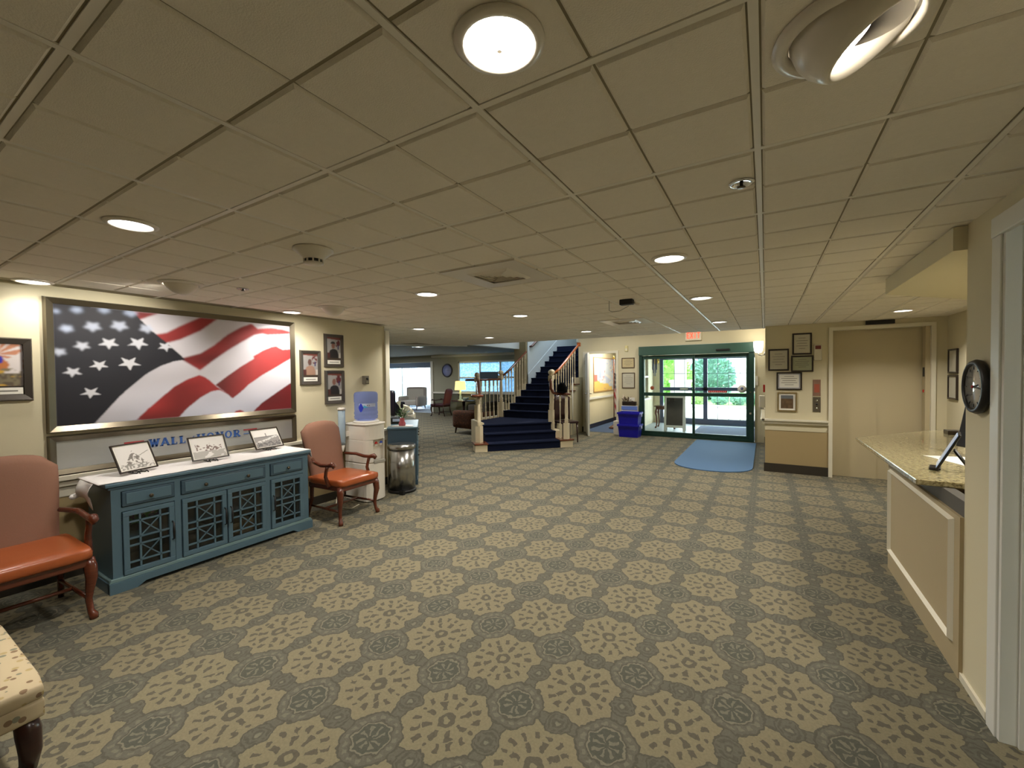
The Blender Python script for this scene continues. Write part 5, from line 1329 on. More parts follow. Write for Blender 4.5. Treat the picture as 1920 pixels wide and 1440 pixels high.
# ---------------- lift wall frames and plates
def cert(x0, x1, z0, z1, label, fm=K['blackwood'], paper=K['cert'], w=.02, y=YE, kind=0, grp='framed papers on the lift wall'):
    o = ((x0+x1)/2, y, z0); t = thing('framed_certificate', label, 'picture', o, group=grp)
    m_ = MB(o); a, b, c, d = x0, x1, z0, z1
    for q in (((a, y-.022, c), (b, y, c+w)), ((a, y-.022, d-w), (b, y, d)), ((a, y-.022, c+w), (a+w, y, d-w)), ((b-w, y-.022, c+w), (b, y, d-w))): m_.box(*q)
    m_.build('frame', fm, t, bevel=.004)
    if kind == 2:
        print_mesh('photograph', ((x0+w+.025, y-.009, z0+w+.025), (1, 0, 0), (0, 0, 1)), x1-x0-2*w-.05, z1-z0-2*w-.05, 30, 30, lambda u, v: np.where((v > .75)[..., None], S(112, 118, 122), S(104, 84, 62)*(.7+.6*smooth_noise(u.shape, 6))[..., None]), None, t, o)
        MB(o).box((x0+w, y-.008, z0+w), (x1-w, y-.004, z1-w)).build('mount', K['paper'], t); return t
    p = MB(o).box((x0+w, y-.01, z0+w), (x1-w, y-.006, z1-w)).build('paper', paper, t)
    W_, H_ = x1-x0-2*w, z1-z0-2*w
    for k in range(5):
        zz = z0+w+H_*(.8-.14*k); f = (.22, .36, .3, .36, .2)[k]
        MB(o).box((x0+w+W_*(.5-f), y-.0115, zz), (x0+w+W_*(.5+f), y-.0102, zz+.006)).build('text_line', K['ink'], t)
    if kind == 1:
        for q in (((x0+w+.008, c+w+.008), (x1-w-.008, c+w+.014)), ((x0+w+.008, d-w-.014), (x1-w-.008, d-w-.008)), ((x0+w+.008, c+w+.014), (x0+w+.014, d-w-.014)), ((x1-w-.014, c+w+.014), (x1-w-.008, d-w-.014))):
            MB(o).box((q[0][0], y-.0115, q[0][1]), (q[1][0], y-.0102, q[1][1])).build('border', mat('blue_border', srgb(110, 120, 160), .7) if 'bb' not in K else K['bb'], t)
    return t
K['bb'] = mat('blue_border', srgb(110, 120, 160), .7)
cert(.34, .575, 1.75, 2.06, 'tall framed paper, topmost of the lift wall cluster')
cert(.04, .30, 1.52, 1.84, 'framed paper at the left of the lift wall cluster')
cert(.325, .595, 1.50, 1.735, 'framed greenish paper right of centre in the lift wall cluster', paper=mat('greenish_paper', srgb(172, 176, 148), .8))
cert(.145, .46, 1.235, 1.495, 'wide framed paper with a blue border below the others', paper=K['paper'], kind=1)
cert(.155, .40, .915, 1.20, 'gold-framed landscape photo, lowest of the lift wall cluster', fm=mat('gold_frame', srgb(150, 132, 92), .35, metal=.4), kind=2)
t = thing('fire_alarm', 'white alarm box with red top beside the lift', 'alarm', (.645, YE, 1.77)); o = (.645, YE, 1.77)
MB(o).box((.60, YE-.04, 1.66), (.69, YE, 1.885)).build('box', K['trim'], t, bevel=.008)
MB(o).box((.612, YE-.046, 1.82), (.678, YE-.04, 1.87)).build('red_lens', mat('dull_red', srgb(120, 56, 50), .4), t)
t = thing('lift_notice_plate', 'reddish notice plate above the lift call buttons', 'sign', (.635, YE, 1.15)); o = (.635, YE, 1.15)
MB(o).box((.59, YE-.008, 1.15), (.68, YE, 1.385)).build('plate', mat('pinkish_plate', srgb(150, 118, 100), .35, metal=.2), t)
MB(o).box((.605, YE-.010, 1.20), (.665, YE-.008, 1.32)).build('red_mark', mat('dull_orange_red', srgb(168, 88, 66), .5), t)
t = thing('lift_call_panel', 'steel lift call panel with two buttons', 'switch', (.635, YE, .92)); o = (.635, YE, .92)
MB(o).box((.59, YE-.008, .92), (.68, YE, 1.135)).build('plate', mat('dull_steel', srgb(120, 112, 98), .35, metal=.7), t)
for z in (.975, 1.03, 1.085): MB(o).lathe([(.012, 0), (.011, .008)], (.635, YE-.008, z), 14, (0, -1, 0)).build('button', K['chrome'] if z != 1.03 else K['black'], t)
t = thing('ceiling_slot_vent', 'black slot grille high above the lift doorway', 'grille', (1.32, YE, 2.155)); o = (1.32, YE, 2.155)
MB(o).box((1.17, YE-.03, 2.13), (1.47, YE, 2.18)).build('housing', K['black'], t)
for k in range(3): MB(o).box((1.18, YE-.036, 2.138+k*.014), (1.46, YE-.03, 2.143+k*.014)).build('slat', K['kick'], t)
# two frames on the nook's side wall
def side_cert(y0, y1, z0, z1, label):
    o = (1.98, (y0+y1)/2, z0); t = thing('framed_certificate', label, 'picture', o, group='frames on the desk nook wall'); w = .02; x = 1.98
    m_ = MB(o)
    for q in (((x-.022, y0, z0), (x, y1, z0+w)), ((x-.022, y0, z1-w), (x, y1, z1)), ((x-.022, y0, z0+w), (x, y0+w, z1-w)), ((x-.022, y1-w, z0+w), (x, y1, z1-w))): m_.box(*q)
    m_.build('frame', K['blackwood'], t, bevel=.004); MB(o).box((x-.01, y0+w, z0+w), (x-.006, y1-w, z1-w)).build('paper', K['cert'], t)
side_cert(7.05, 7.34, 1.46, 1.76, 'narrow-looking black frame on the nook wall, upper of two')
side_cert(7.05, 7.34, 1.14, 1.44, 'narrow-looking black frame on the nook wall, lower of two')
# ---------------- sliding entrance
FY = YD
o = (-1.41, FY, 0)
t = thing('sliding_entrance', 'dark green automatic sliding glass entrance with wide header', 'door', o)
MB(o).box((-2.615, FY-.10, 1.93), (-.20, FY+.02, 2.14)).build('header', K['green_hd'], t, bevel=.01)
for a, b in ((-2.615, -2.545), (-.30, -.20)): MB(o).box((a, FY-.06, 0), (b, FY+.08, 1.93)).build('jamb', K['green_fr'], t)
MB(o).box((-2.545, FY-.05, 0), (-.30, FY+.06, .055)).build('threshold', K['green_fr'], t)
def panel(x0, x1, y, nm='door_leaf', bw=.05, rz=(.965, 1.045), bot=.17):
    f = MB(o); f.box((x0, y-.02, .055), (x0+bw, y+.02, 1.92)); f.box((x1-bw, y-.02, .055), (x1, y+.02, 1.92)); f.box((x0+bw, y-.02, .055), (x1-bw, y+.02, bot)); f.box((x0+bw, y-.02, 1.84), (x1-bw, y+.02, 1.92)); f.box((x0+bw, y-.02, rz[0]), (x1-bw, y+.02, rz[1]))
    p = f.build(nm, K['green_fr'], t, bevel=.003)
    MB(o).box((x0+bw, y-.004, bot), (x1-bw, y+.004, rz[0])).build('pane', K['glass'], p); MB(o).box((x0+bw, y-.004, rz[1]), (x1-bw, y+.004, 1.84)).build('pane', K['glass'], p)
    return p
panel(-2.545, -1.37, FY-.015, bot=.12); p2 = panel(-1.43, -.30, FY+.035, bot=.12)
MB(o).box((-.93, FY-.13, 1.98), (-.66, FY-.10, 2.02)).build('motion_sensor', K['black'], t, bevel=.006)
st_ = MB(o).box((-1.10, FY+.008, 1.055), (-.72, FY+.012, 1.10)).build('red_sticker', K['red'], t)
for k in range(9): MB(o).box((-1.085+k*.04, FY+.006, 1.066), (-1.085+k*.04+.022, FY+.008, 1.088)).build('sticker_letter', mat('sticker_pink', srgb(240, 170, 170), .6) if k == 0 else bpy.data.materials['sticker_pink'], st_)
MB(o).lathe([(.085, 0), (.085, .003)], (-.43, FY+.012, 1.14), 28, (0, -1, 0)).build('round_sticker', K['paper'], t)
MB(o).lathe([(.03, .003), (.03, .004)], (-.43, FY+.012, 1.15), 16, (0, -1, 0)).build('sticker_centre', K['bb'], t)
MB(o).box((-.285, FY-.07, 1.06), (-.255, FY-.06, 1.09)).build('lock', K['chrome'], t); MB(o).box((-.285, FY-.07, .60), (-.25, FY-.06, .64)).build('lock', K['chrome'], t)
# header gap behind ceiling
# exit sign
o = (-1.40, FY-.03, 2.24)
t = thing('exit_sign', 'red-lettered exit sign above the glass entrance', 'sign', o)
MB(o).box((-1.57, FY-.05, 2.235), (-1.23, FY, 2.45)).build('housing', mat('sign_white', srgb(225, 215, 190), .5), t, bevel=.008)
rr = mat('exit_red', (1, .05, .02, 1), .5, emit=(1, .06, .03, 1), es=3)
x = -1.54
for ch in 'EXIT':
    q = MB(); letter(q, ch, x, .13, .07, ((0, FY-.05, 0), (1, 0, 0), (0, 0, 1), (0, -1, 0)), 0, .004, t=.02)
    q.v = [Vector((v.x-o[0], v.y-o[1], v.z+2.285-o[2])) for v in q.v]; q.build('letter', rr, t); x += .072
# sconce
o = (-.13, 10.0, 1.95)
t = thing('wall_sconce', 'glowing frosted wall lamp in the corner right of the entrance', 'lamp', o)
MB(o).lathe([(.05, 1.90), (.075, 1.94), (.085, 2.02), (.088, 2.13), (.08, 2.13), (.06, 1.95), (.01, 1.93)], (-.12, 10.0, 0), 24).build('shade', K['sconce'], t)
MB(o).tube([(0, 10.0, 1.86), (-.06, 10.0, 1.84), (-.12, 10.0, 1.86), (-.12, 10.0, 1.91)], .012, 8).build('arm', K['steel'], t)
MB(o).lathe([(.04, 0), (.035, .015)], (0, 10.0, 1.88), 16, (-1, 0, 0)).build('back_plate', K['steel'], t)
l = bpy.data.lights.new('bulb', 'POINT'); l.energy = 4; l.color = (1, .9, .75); l.shadow_soft_size = .08; lo = bpy.data.objects.new('bulb', l); COL.objects.link(lo); lo.parent = t; lo.location = (-.02, -.04, .25)
# small things on the corner wall
t = thing('hand_sanitizer', 'white dispenser box on the corner wall above the rail', 'dispenser', (0, 9.3, .81)); o = (0, 9.3, .81)
MB(o).box((-.10, 9.22, .83), (0, 9.38, 1.06)).build('body', K['plastic_w'], t, bevel=.015); MB(o).box((-.08, 9.26, .80), (-.02, 9.34, .83)).build('spout', K['steel'], t)
t = thing('fire_pull', 'small red pull box on the corner wall', 'alarm', (0, 8.6, 1.15)); o = (0, 8.6, 1.15)
MB(o).box((-.03, 8.55, 1.15), (0, 8.65, 1.28)).build('box', K['red'], t, bevel=.004); MB(o).box((-.036, 8.57, 1.19), (-.03, 8.63, 1.21)).build('handle', K['paper'], t)
t = thing('door_switch', 'white switch box right of the green frame', 'switch', (-.16, FY, 1.22)); o = (-.16, FY, 1.22)
MB(o).box((-.19, FY-.03, 1.22), (-.13, FY, 1.42)).build('box', K['plastic_w'], t, bevel=.004); MB(o).box((-.175, FY-.034, 1.30), (-.145, FY-.03, 1.36)).build('rocker', K['trim'], t)

# certificates left of the entrance
brf = mat('brown_frame', srgb(74, 48, 34), .4)
cert(-3.05, -2.735, 1.64, 1.89, 'brown-framed tan paper, upper of two left of the entrance', fm=brf, paper=mat('tan_paper', srgb(200, 184, 142), .8), y=FY, grp='framed papers left of the entrance', w=.016)
cert(-3.045, -2.73, 1.145, 1.525, 'brown-framed white paper, lower of two left of the entrance', fm=brf, y=FY, grp='framed papers left of the entrance', w=.016)
t = thing('wall_chime', 'small cream box high on the wall left of the entrance', 'chime', (-2.93, FY, 2.05)); o = (-2.93, FY, 2.05)
MB(o).box((-2.965, FY-.03, 2.05), (-2.895, FY, 2.19)).build('box', mat('cream_box', srgb(222, 210, 150), .5), t, bevel=.005); MB(o).box((-2.95, FY-.033, 2.07), (-2.91, FY-.03, 2.12)).build('grille', K['trim'], t)

# blue tubs
def tub(z, label, h=.30):
    o = (-2.76, 10.02, z); t = thing('storage_tub', label, 'tub', o, group='blue tubs by the entrance')
    w, d = .245, .17
    mb = MB(); w2, d2 = w*.88, d*.88
    vs = [(-w2, -d2, 0), (w2, -d2, 0), (w2, d2, 0), (-w2, d2, 0), (-w, -d, h), (w, -d, h), (w, d, h), (-w, d, h)]
    ti = .012; wi = [(-w+ti, -d+ti, h), (w-ti, -d+ti, h), (w-ti, d-ti, h), (-w+ti, d-ti, h), (-w2+ti, -d2+ti, ti), (w2-ti, -d2+ti, ti), (w2-ti, d2-ti, ti), (-w2+ti, d2-ti, ti)]
    mb.add(vs+wi, [[3, 2, 1, 0], [0, 1, 5, 4], [1, 2, 6, 5], [2, 3, 7, 6], [3, 0, 4, 7], [4, 5, 9, 8], [5, 6, 10, 9], [6, 7, 11, 10], [7, 4, 8, 11], [8, 9, 13, 12], [9, 10, 14, 13], [10, 11, 15, 14], [11, 8, 12, 15], [12, 13, 14, 15]])
    mb.build('tub', K['bluebin'], t)
    rm = MB(); e = .018
    for a, b in (((-w-e, -d-e, h-.045), (w+e, -d, h)), ((-w-e, d, h-.045), (w+e, d+e, h)), ((-w-e, -d, h-.045), (-w, d, h)), ((w, -d, h-.045), (w+e, d, h))): rm.box(a, b)
    rm.build('rim', K['bluebin'], t, bevel=.004)
    for s in (-1, 1): MB().box((s*(w+.02)-.012, -.06, h-.10), (s*(w+.02)+.012, .06, h-.035)).build('handle', mat('pale_handle', srgb(140, 140, 200), .4) if 'pale_handle' not in bpy.data.materials else bpy.data.materials['pale_handle'], t, bevel=.004)
tub(0, 'blue plastic tub, the lower one on the floor left of the entrance'); tub(.285, 'blue plastic tub stacked on top of the other')
o = (-2.80, 10.25, 0)
t = thing('side_cabinet', 'pale blue-fronted low cabinet behind the blue tubs', 'cabinet', (-2.83, 10.24, 0))
MB().box((-.20, -.02, 0), (.20, .12, .72)).build('carcass', K['plastic_w'], t, bevel=.006)
MB().box((-.19, -.03, .62), (.19, -.02, .71)).build('drawer_front', mat('pale_blue_front', srgb(110, 140, 215), .4), t)
MB().box((-.19, -.03, .1), (.19, -.02, .60)).build('door', mat('lilac_front', srgb(190, 200, 225), .4), t)
t = thing('decoration', 'dark leafy ornament with a white tag on the low cabinet', 'ornament', (-2.85, 10.27, .72))
MB().box((-.16, -.05, 0), (.17, .06, .10)).build('tray', K['blackwood'], t, bevel=.01)
lm = MB(); r0 = random.Random(9)
for i in range(60):
    p = Vector((r0.uniform(-.15, .08), r0.uniform(-.04, .04), .08+r0.random()*.12)); d = Vector((r0.uniform(-1, 1), r0.uniform(-1, 1), r0.uniform(0, 1))).normalized(); s_ = d.orthogonal().normalized()*.012; lm.add([p, p+d*.03+s_, p+d*.06, p+d*.03-s_], [[0, 1, 2, 3]])
lm.build('leaves', mat('dry_leaves', srgb(84, 60, 40), .8), t)
MB().box((.02, -.055, .12), (.15, -.045, .20)).build('tag', K['paper'], t); MB().box((.02, -.06, .10), (.17, .03, .23)).build('box', K['kick'], t) if False else None
MB().lathe([(.03, .1), (.02, .2), (.004, .27)], (-.14, 0, 0), 10).build('cone', mat('pale_cone', srgb(214, 200, 180), .7), t)
q = MB((-3.12, 10.2, 0)).box((-3.20, 10.12, 0), (-3.06, 10.28, .34)).build('white_box', K['plastic_w'], None, bevel=.01, loc=(-3.12, 10.2, 0)); tag(q, 'white upright box on the floor left of the blue tubs', 'box')

# entrance mat
pts = []
for i in range(0, 21):
    a = PI*i/20; pts.append((-.72-.585*math.cos(PI-a)*-1 if False else -.735+.575*math.cos(a), 7.55-.56*math.sin(a)**.8))
pts = [(-.16, 10.15), (-1.31, 10.15)]+pts[::-1]
q = MB((-.735, 8.8, 0)).prism(pts, .001, .014).build('entrance_mat', K['mat_blue'], None, loc=(-.735, 8.8, 0)); tag(q, 'blue rounded doormat inside the sliding entrance', 'mat')
q = MB((-.9, 11.6, 0)).box((-1.55, 10.6, .006), (-.10, 12.8, .016)).build('vestibule_mat', mat('dark_blue_mat', srgb(70, 84, 110), .95), None, loc=(-.9, 11.6, 0)); tag(q, 'darker mat on the floor between the two sets of glass doors', 'mat')

# ---------------- vestibule furniture
t = thing('chalkboard_easel', 'white A-frame chalkboard standing behind the left glass leaf', 'chalkboard', (-1.98, 11.35, .006), math.radians(4))
def leanbox(mb, a, b, ang): return mb.box(a, b, Matrix.Rotation(ang, 3, 'X'), (0, 0, .92))
A_ = math.radians(9)
f = MB()
for a, b in (((-.25, -.015, .0), (-.195, .015, .92)), ((.195, -.015, 0), (.25, .015, .92)), ((-.25, -.015, .86), (.25, .015, .92)), ((-.195, -.015, .10), (.195, .015, .16))): leanbox(f, a, b, -A_)
f.build('front_frame', K['white'], t)
leanbox(MB(), (-.195, -.008, .16), (.195, .008, .86), -A_).build('slate', mat('slate', srgb(42, 42, 40), .6), t)
f = MB()
for a, b in (((-.25, -.015, .0), (-.20, .015, .92)), ((.20, -.015, 0), (.25, .015, .92)), ((-.2, -.015, .10), (.2, .015, .16))): leanbox(f, a, b, A_)
f.build('rear_frame', K['white'], t); leanbox(MB(), (-.2, -.006, .16), (.2, .006, .86), A_).build('rear_board', mat('board_back', srgb(110, 90, 76), .7), t)
t = thing('side_table', 'small mahogany table with curved legs behind the chalkboard', 'table', (-2.32, 12.0, .006))
MB().box((-.28, -.2, .585), (.28, .2, .61)).build('tabletop', K['mahog'], t, bevel=.008); MB().box((-.24, -.16, .51), (.24, .16, .585)).build('apron', K['mahog'], t)
for sx in (-1, 1):
    for sy in (-1, 1): l = MB(); cabriole(l, sx*.22, sy*.15, .52, sx, sy); l.build('leg', K['mahog'], t)
t = thing('doily_vase', 'white cloth and glass bowl on the mahogany side table', 'vase', (-2.25, 12.0, .618))
MB().lathe([(.14, 0), (.14, .004)], n=20).build('cloth', K['cloth'], t); MB().lathe([(.04, .005), (.06, .08), (.055, .14), (.05, .14), (.05, .08), (.01, .01)], n=18).build('bowl', glass_mat('bowl_glass', (.85, .9, .92, 1), .2), t)
t = thing('wind_chime', 'wind chime hanging inside the left glass leaf', 'wind chime', (-2.42, 11.1, 1.95))
MB().lathe([(.06, 0), (.06, -.015)], n=16).build('disc', K['mahog'], t); MB().tube([(0, 0, .40), (0, 0, 0)], .003, 5).build('hook', K['black'], t)
for k in range(6):
    a = k*PI/3; MB().tube([(.05*math.cos(a), .05*math.sin(a), -.02), (.05*math.cos(a), .05*math.sin(a), -.36-.08*(k % 3))], .009, 8).build('tube', mat('chime_tube', srgb(60, 74, 104), .3, metal=.6) if k == 0 else bpy.data.materials['chime_tube'], t)
t = thing('orange_ornament', 'round orange ornament hanging low behind the left glass leaf', 'ornament', (-2.46, 11.0, 1.13))
MB().lathe([(.005, -.05), (.035, -.04), (.05, 0), (.04, .035), (.01, .045)], n=16).build('ball', mat('orange', srgb(206, 88, 40), .5), t); MB().tube([(0, 0, .045), (0, 0, 1.22)], .002, 5).build('string', K['black'], t)
t = thing('gold_bell', 'round gold ornament high on the vestibule column', 'ornament', (-2.83, 13.14, 1.86))
MB().lathe([(.07, 0), (.09, .03), (.06, .05), (.005, .05)], (0, .05, 0), 18, (0, -1, 0)).build('bell', mat('gold', srgb(206, 172, 76), .3, metal=.5), t)

# outer glazed doors of the vestibule
GY = 13.22; o = (-1.2, GY, 0); dk = mat('blue_grey_door_frame', srgb(64, 78, 110), .4)
t = thing('outer_glazed_doors', 'outer set of glass doors with thin grid bars', 'door', o)
f = MB(o)
f.box((-2.735, GY, 0), (-2.64, GY+.08, 1.98)); f.box((-.09, GY, 0), (0, GY+.08, 1.98)); f.box((-2.64, GY, 1.90), (-.09, GY+.08, 1.98)); f.box((-2.64, GY, .0), (-.09, GY+.08, .17)); f.build('frame', dk, t)
MB(o).box((-1.53, GY, .17), (-1.42, GY+.07, 1.90)).build('stile', dk, t)
MB(o).box((-2.64, GY, .98), (-.09, GY+.06, 1.08)).build('push_rail', dk, t)
MB(o).box((-2.64, GY+.03, .17), (-.09, GY+.035, 1.90)).build('pane', K['glass'], t)
for x in (-2.32, -2.03, -1.16, -.88, -.59): MB(o).box((x-.006, GY+.02, .17), (x+.006, GY+.045, 1.90)).build('glazing_bar', dk, t)
MB(o).box((-2.64, GY+.02, 1.48), (-.09, GY+.045, 1.492)).build('glazing_bar', dk, t)
MB(o).box((-2.16, GY-.01, 1.01), (-1.94, GY, 1.06)).build('notice', K['cert'], t)

# ---------------- outside
def bush(name, label, c, r, m, n=900, lf=.12, grp=None, hs=1.0, trunk=True):
    t = thing(name, label, 'bush' if name != 'tree' else 'tree', c, group=grp); r0 = random.Random(int(abs(c[0]*100)+r[0]*10)); mb = MB()
    for i in range(n):
        d = Vector((r0.gauss(0, 1), r0.gauss(0, 1), r0.gauss(0, 1))).normalized(); k = .75+.28*r0.random()
        p = Vector((d.x*r[0]*k, d.y*r[1]*k, max(.02, r[2]+d.z*r[2]*k*hs))); e = (d+Vector((r0.uniform(-.7, .7), r0.uniform(-.7, .7), r0.uniform(-.4, .9)))).normalized(); s_ = e.orthogonal().normalized()*lf*.35
        mb.add([p-e*lf*.5, p+s_, p+e*lf*.5, p-s_], [[0, 1, 2, 3]])
    mb.build('leaves', m, t, fix=False)
    if trunk: MB().lathe([(.08, 0), (.05, r[2]*1.3)], n=8).build('trunk', K['blackwood'], t)
    MB().lathe([(r[0]*.3, r[2]*.3), (r[0]*.62, r[2]*.9), (r[0]*.5, r[2]*1.4), (.01, r[2]*1.65)], n=10, sc=(1, r[1]/r[0])).build('inner_growth', m, t)
    return t
bush('tree', 'light green leafy tree outside, left of the white porch column', (-4.2, 22.8, 0), (1.05, .9, 1.25), mat('light_leaves', srgb(150, 205, 100), .8, noise=.4, nscale=5), 1500, .22)
bush('tree', 'blue-green tree outside between the two glass leaves', (-2.5, 25.1, 0), (1.15, 1.0, 1.25), K['bush2'], 2200, .2)
for x, lb_ in ((-1.75, 'clipped hedge bush beyond the drive, leftmost of three behind the right leaf'), (-1.0, 'clipped hedge bush beyond the drive, middle of three behind the right leaf'), (-.25, 'clipped hedge bush beyond the drive, rightmost of three at the door edge')): bush('hedge_bush', lb_, (x, 21.6+.3*x, .04), (.36, .36, .24), K['bush2'], 500, .08, grp='hedge bushes beyond the drive', trunk=False)
bush('shrub', 'pale low shrub outside at the foot of the white column', (-2.75, 20.7, .04), (.5, .35, .2), mat('pale_leaves', srgb(150, 180, 110), .8, noise=.4, nscale=5), 400, .12, trunk=False)
o = (-2.83, 17.49, -.02)
t = thing('porch_column', 'white square porch column on a panelled pedestal outside', 'column', o)
MB().box((-.19, -.19, 1.25), (.19, .19, 3.4)).build('shaft', K['white'], t, bevel=.01); MB().box((-.33, -.33, 0), (.33, .33, 1.15)).build('pedestal', K['white'], t, bevel=.01); MB().box((-.38, -.38, 1.15), (.38, .38, 1.25)).build('cap', K['white'], t, bevel=.015); MB().box((-.38, -.38, 0), (.38, .38, .15)).build('base', K['white'], t)
q = MB((-1, 21, 0)).box((-12, 19.9, -.02), (14, 20.05, .10)).build('kerb', K['concrete'], None, loc=(-1, 21, 0)); tag(q, 'pale kerb along the far side of the drive', 'kerb')
struct('lawn_outside', MB().box((-30, 20.05, -.03), (40, 60, .05)), mat('lawn', srgb(120, 170, 90), .9, noise=.3, nscale=4))
q = MB((0, 34, 0)).box((-4, 34, 0), (16, 44, 4.5)); q.slab([(-4.5, 4.5), (16.5, 4.5), (12, 7.5), (0, 7.5)], ((0, 33.5, 0), (1, 0, 0), (0, 0, 1), (0, 1, 0)), 0, 11)
q = q.build('white_building', K['white'], None, loc=(0, 34, 0)); tag(q, 'pale building across the drive, nearly lost in the daylight', 'building')
# porch roof
struct('ceiling_porch', MB().box((-8, 13.34, 3.3), (4, 18, 3.45)), K['white'])

# ---------------- side room: posters and flag
t = thing('wall_map', 'pale coloured map poster on the side room wall', 'poster', (-4.12, 11.75, 1.0)); o = (-4.12, 11.75, 1.0)
MB(o).box((-4.12, 11.25, .98), (-4.105, 13.3, 1.98)).build('frame', mat('tan_frame', srgb(180, 140, 90), .5), t)
def map_paint(u, v):
    c = np.zeros(u.shape+(3,)); c[:] = S(208, 216, 226); n = smooth_noise(u.shape, 7); n2 = smooth_noise(u.shape, 18); c[n > .5] = S(226, 224, 222); c[(n > .68)] = S(190, 200, 222); c[(v < .3-.3*u+.1*n) & (u < .8)] = S(232, 196, 110); c[(u < .12) & (v > .3) & (v < .5)] = S(220, 120, 110); c[(abs(u-.25) < .03) & (v > .4)] = S(150, 170, 200); c[n2 > .88] = S(200, 150, 140)
    return c
print_mesh('print', ((-4.103, 11.28, 1.01), (0, 1, 0), (0, 0, 1)), 1.99, .94, 60, 40, map_paint, None, t, o)
fx, fy = -3.55, 11.3
t = thing('flag_on_stand', 'furled stars and stripes on a gold-topped indoor pole in the side room', 'flag', (fx, fy, 0))
MB().lathe([(.14, 0), (.15, .02), (.11, .06), (.04, .09), (.035, .12)], n=20).build('base', K['mahog'], t)
MB().lathe([(.014, .1), (.014, 1.90)], n=10).build('pole', K['railwood'], t); MB().lathe([(.005, 1.90), (.025, 1.93), (.004, 1.99)], n=10).build('finial', mat('brass', srgb(200, 160, 70), .3, metal=.8), t)
def fl(u, v):
    a = v*.26; w = .05+.16*(1-v)**.7
    return (.02+u*w*1.2-.02*v, .02*math.sin(u*14)+.01*math.sin(v*9), .42+1.1*v-(1-u)*.0-.10*u*(1-v))
f = MB(); f.grid(fl, 30, 44)
me = f.mesh('cloth'); ca = me.color_attributes.new('Col', 'FLOAT_COLOR', 'POINT'); cols = []
for i in range(31):
    for j in range(45):
        u, v = i/30, j/44
        if v > .62: c = S(30, 34, 70) if (int(u*9)+int(v*26)) % 3 else S(210, 212, 220)
        else: c = S(176, 50, 66) if int(((u*1.3+v*2.3)*3.1)) % 2 else S(226, 220, 222)
        cols += [*c, 1]
ca.data.foreach_set('color', np.array(cols, dtype=np.float32)); obj('cloth', me, K['print'], t)

# ---------------- lounge
armchair('armchair', 'red-brown high-backed lounge chair with dark frame left of the lamp table', (-10.45, 12.15, 0), math.radians(190), mat('plum_seat', srgb(70, 34, 50), .5), mat('wine_fabric', srgb(96, 44, 44), .8), K['mahog_dk'], w=.62)
t = thing('lamp_table', 'round dark lamp table by the lounge windows', 'table', (-9.45, 12.25, 0))
MB().lathe([(.45, .56), (.46, .575), (.45, .59)], n=28).build('tabletop', K['mahog_dk'], t); MB().lathe([(.05, .03), (.04, .3), (.06, .55)], n=12).build('column', K['mahog_dk'], t); MB().lathe([(.22, 0), (.2, .03), (.05, .05)], n=16).build('base', K['mahog_dk'], t)
t = thing('table_lamp', 'lit yellow-shaded lamp with clear glass base on the lamp table', 'lamp', (-9.60, 12.25, .59))
MB().lathe([(.10, 0), (.10, .02), (.04, .05), (.05, .12), (.03, .2), (.045, .3), (.02, .38), (.012, .44)], n=18).build('base', mat('pale_glass', srgb(190, 215, 205), .1), t)
MB().lathe([(.21, .38), (.18, .70)], n=28, caps=False).build('shade', K['shade'], t); MB().lathe([(.008, .44), (.008, .72)], n=8).build('harp', K['steel'], t)
l = bpy.data.lights.new('bulb', 'POINT'); l.energy = 6; l.color = (1, .85, .5); l.shadow_soft_size = .05; lo = bpy.data.objects.new('bulb', l); COL.objects.link(lo); lo.parent = t; lo.location = (0, 0, .52)
t = thing('glass_bowl', 'clear bowl on the lamp table beside the lamp', 'bowl', (-9.28, 12.15, .59)); MB().lathe([(.03, 0), (.09, .05), (.11, .11), (.10, .11), (.02, .01)], n=18).build('bowl', mat('bowl_pale', srgb(170, 195, 185), .1), t)
wall_clock((-10.66, 12.8, 1.70), (0, -1, 0), .265, 'large dark-rimmed round clock on the lounge wall', mat('blue_clock_face', srgb(150, 160, 215), .1, coat=1), mat('navy_rim', srgb(20, 22, 50), .3))
def club(name, label, loc, rz, m, w=.8, d=.8, h=.85, sh=.42, legs=True, seatm=None, armh=.6):
    t = thing(name, label, 'armchair', loc, rz); hw = w/2
    s = MB(); cushion(s, (-d*.3, -hw+.1, .2), (d*.5, hw-.1, sh), .05); s.build('seat', seatm or m, t)
    s = MB(); cushion(s, (-d*.5, -hw, .14), (-d*.28, hw, h), .07); s.build('backrest', m, t)
    for q in (-1, 1): s = MB(); y0, y1 = sorted((q*hw, q*(hw-.13))); cushion(s, (-d*.4, y0, .14), (d*.48, y1, armh), .055); s.build('armrest', m, t)
    if legs:
        for sx in (-1, 1):
            for sy in (-1, 1): MB().tube([(sx*d*.38, sy*hw*.8, .2), (sx*d*.42, sy*hw*.82, 0)], [.03, .018], 8).build('leg', K['mahog_dk'], t)
    return t
club('lounge_armchair', 'pale striped armchair in front of the bright curtained windows', (-13.7, 14.0, 0), math.radians(-75), K['striped'], 1.0, .95, 1.0)
club('lounge_armchair', 'dark leather chair back at the left edge of the lounge opening', (-11.25, 10.5, 0), math.radians(100), mat('near_black_leather', srgb(30, 22, 34), .35), .62, .7, 1.02, .5)
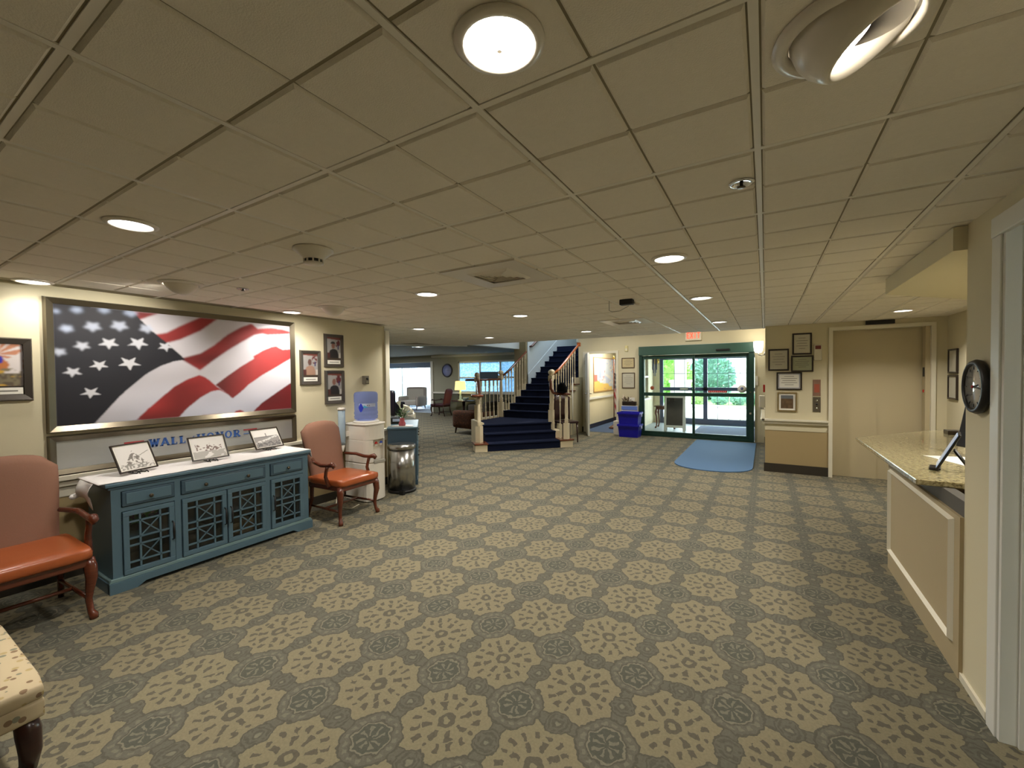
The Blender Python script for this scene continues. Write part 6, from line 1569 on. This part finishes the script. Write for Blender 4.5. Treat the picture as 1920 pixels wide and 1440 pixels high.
club('lounge_armchair', 'brown brocade armchair on casters just left of the stair foot', (-6.55, 8.9, 0), math.radians(80), K['brocade'], .82, .8, .60, .42, armh=.56, seatm=mat('plum_cushion', srgb(74, 44, 44), .7))
club('sofa', 'dark olive sofa behind the brocade armchair', (-7.45, 11.2, 0), math.radians(170), mat('dark_olive', srgb(60, 54, 46), .8), 1.5, .85, .7, .42)
t = thing('small_screen', 'dark flat screen on a stand in front of the lounge windows', 'screen', (-8.35, 12.3, 0)); MB().box((-.38, -.03, 1.32), (.38, .02, 1.62)).build('panel', mat('dim_screen', srgb(60, 84, 104), .3), t, bevel=.01); MB().tube([(0, 0, 1.4), (0, 0, .03)], .03, 10).build('post', K['black'], t); MB().lathe([(.25, 0), (.23, .03)], n=20).build('base', K['black'], t)
# sheer curtains
def curtain(x0, x1, label, z0=.02, z1=2.1, y=14.88):
    mb = MB((x0, y, 0)); mb.grid(lambda u, v: (x0+(x1-x0)*u, y+.035*math.sin(u*(x1-x0)*38)+.01*math.sin(v*5), z0+(z1-z0)*v), int((x1-x0)*60), 6); q = mb.build('curtain', K['curtain'], None, loc=(x0, y, 0), fix=False); tag(q, label, 'curtain')
K['curtain'] = K['curtain']
curtain(-16.4, -15.5, 'sheer white curtain on the left lounge window'); curtain(-15.2, -14.2, 'sheer white curtain left half of the right lounge window'); curtain(-14.0, -13.35, 'sheer white curtain drawn back at the right of the lounge window')
q = MB((-15, 14.8, 0)).box((-16.5, 14.74, 1.88), (-13.3, 14.78, 2.30)).build('valance', mat('blue_grey_valance', srgb(130, 140, 165), .8), None, loc=(-15, 14.8, 0)); tag(q, 'grey-blue valance across the top of the lounge windows', 'curtain')
area_light('lounge_window_fill', (-14.9, 15.25, 1.2), (math.radians(-90), 0, 0), 2.8, 600, (.78, .88, 1), shape='RECTANGLE', size_y=1.8)  # added lamp outside the glass, strengthens the sky's light into the lounge
area_light('entrance_fill', (-1.3, 13.45, 1.15), (math.radians(-90), 0, 0), 2.4, 110, (.8, .9, 1), shape='RECTANGLE', size_y=1.7)  # area lamp added beyond the outer doors to boost incoming daylight
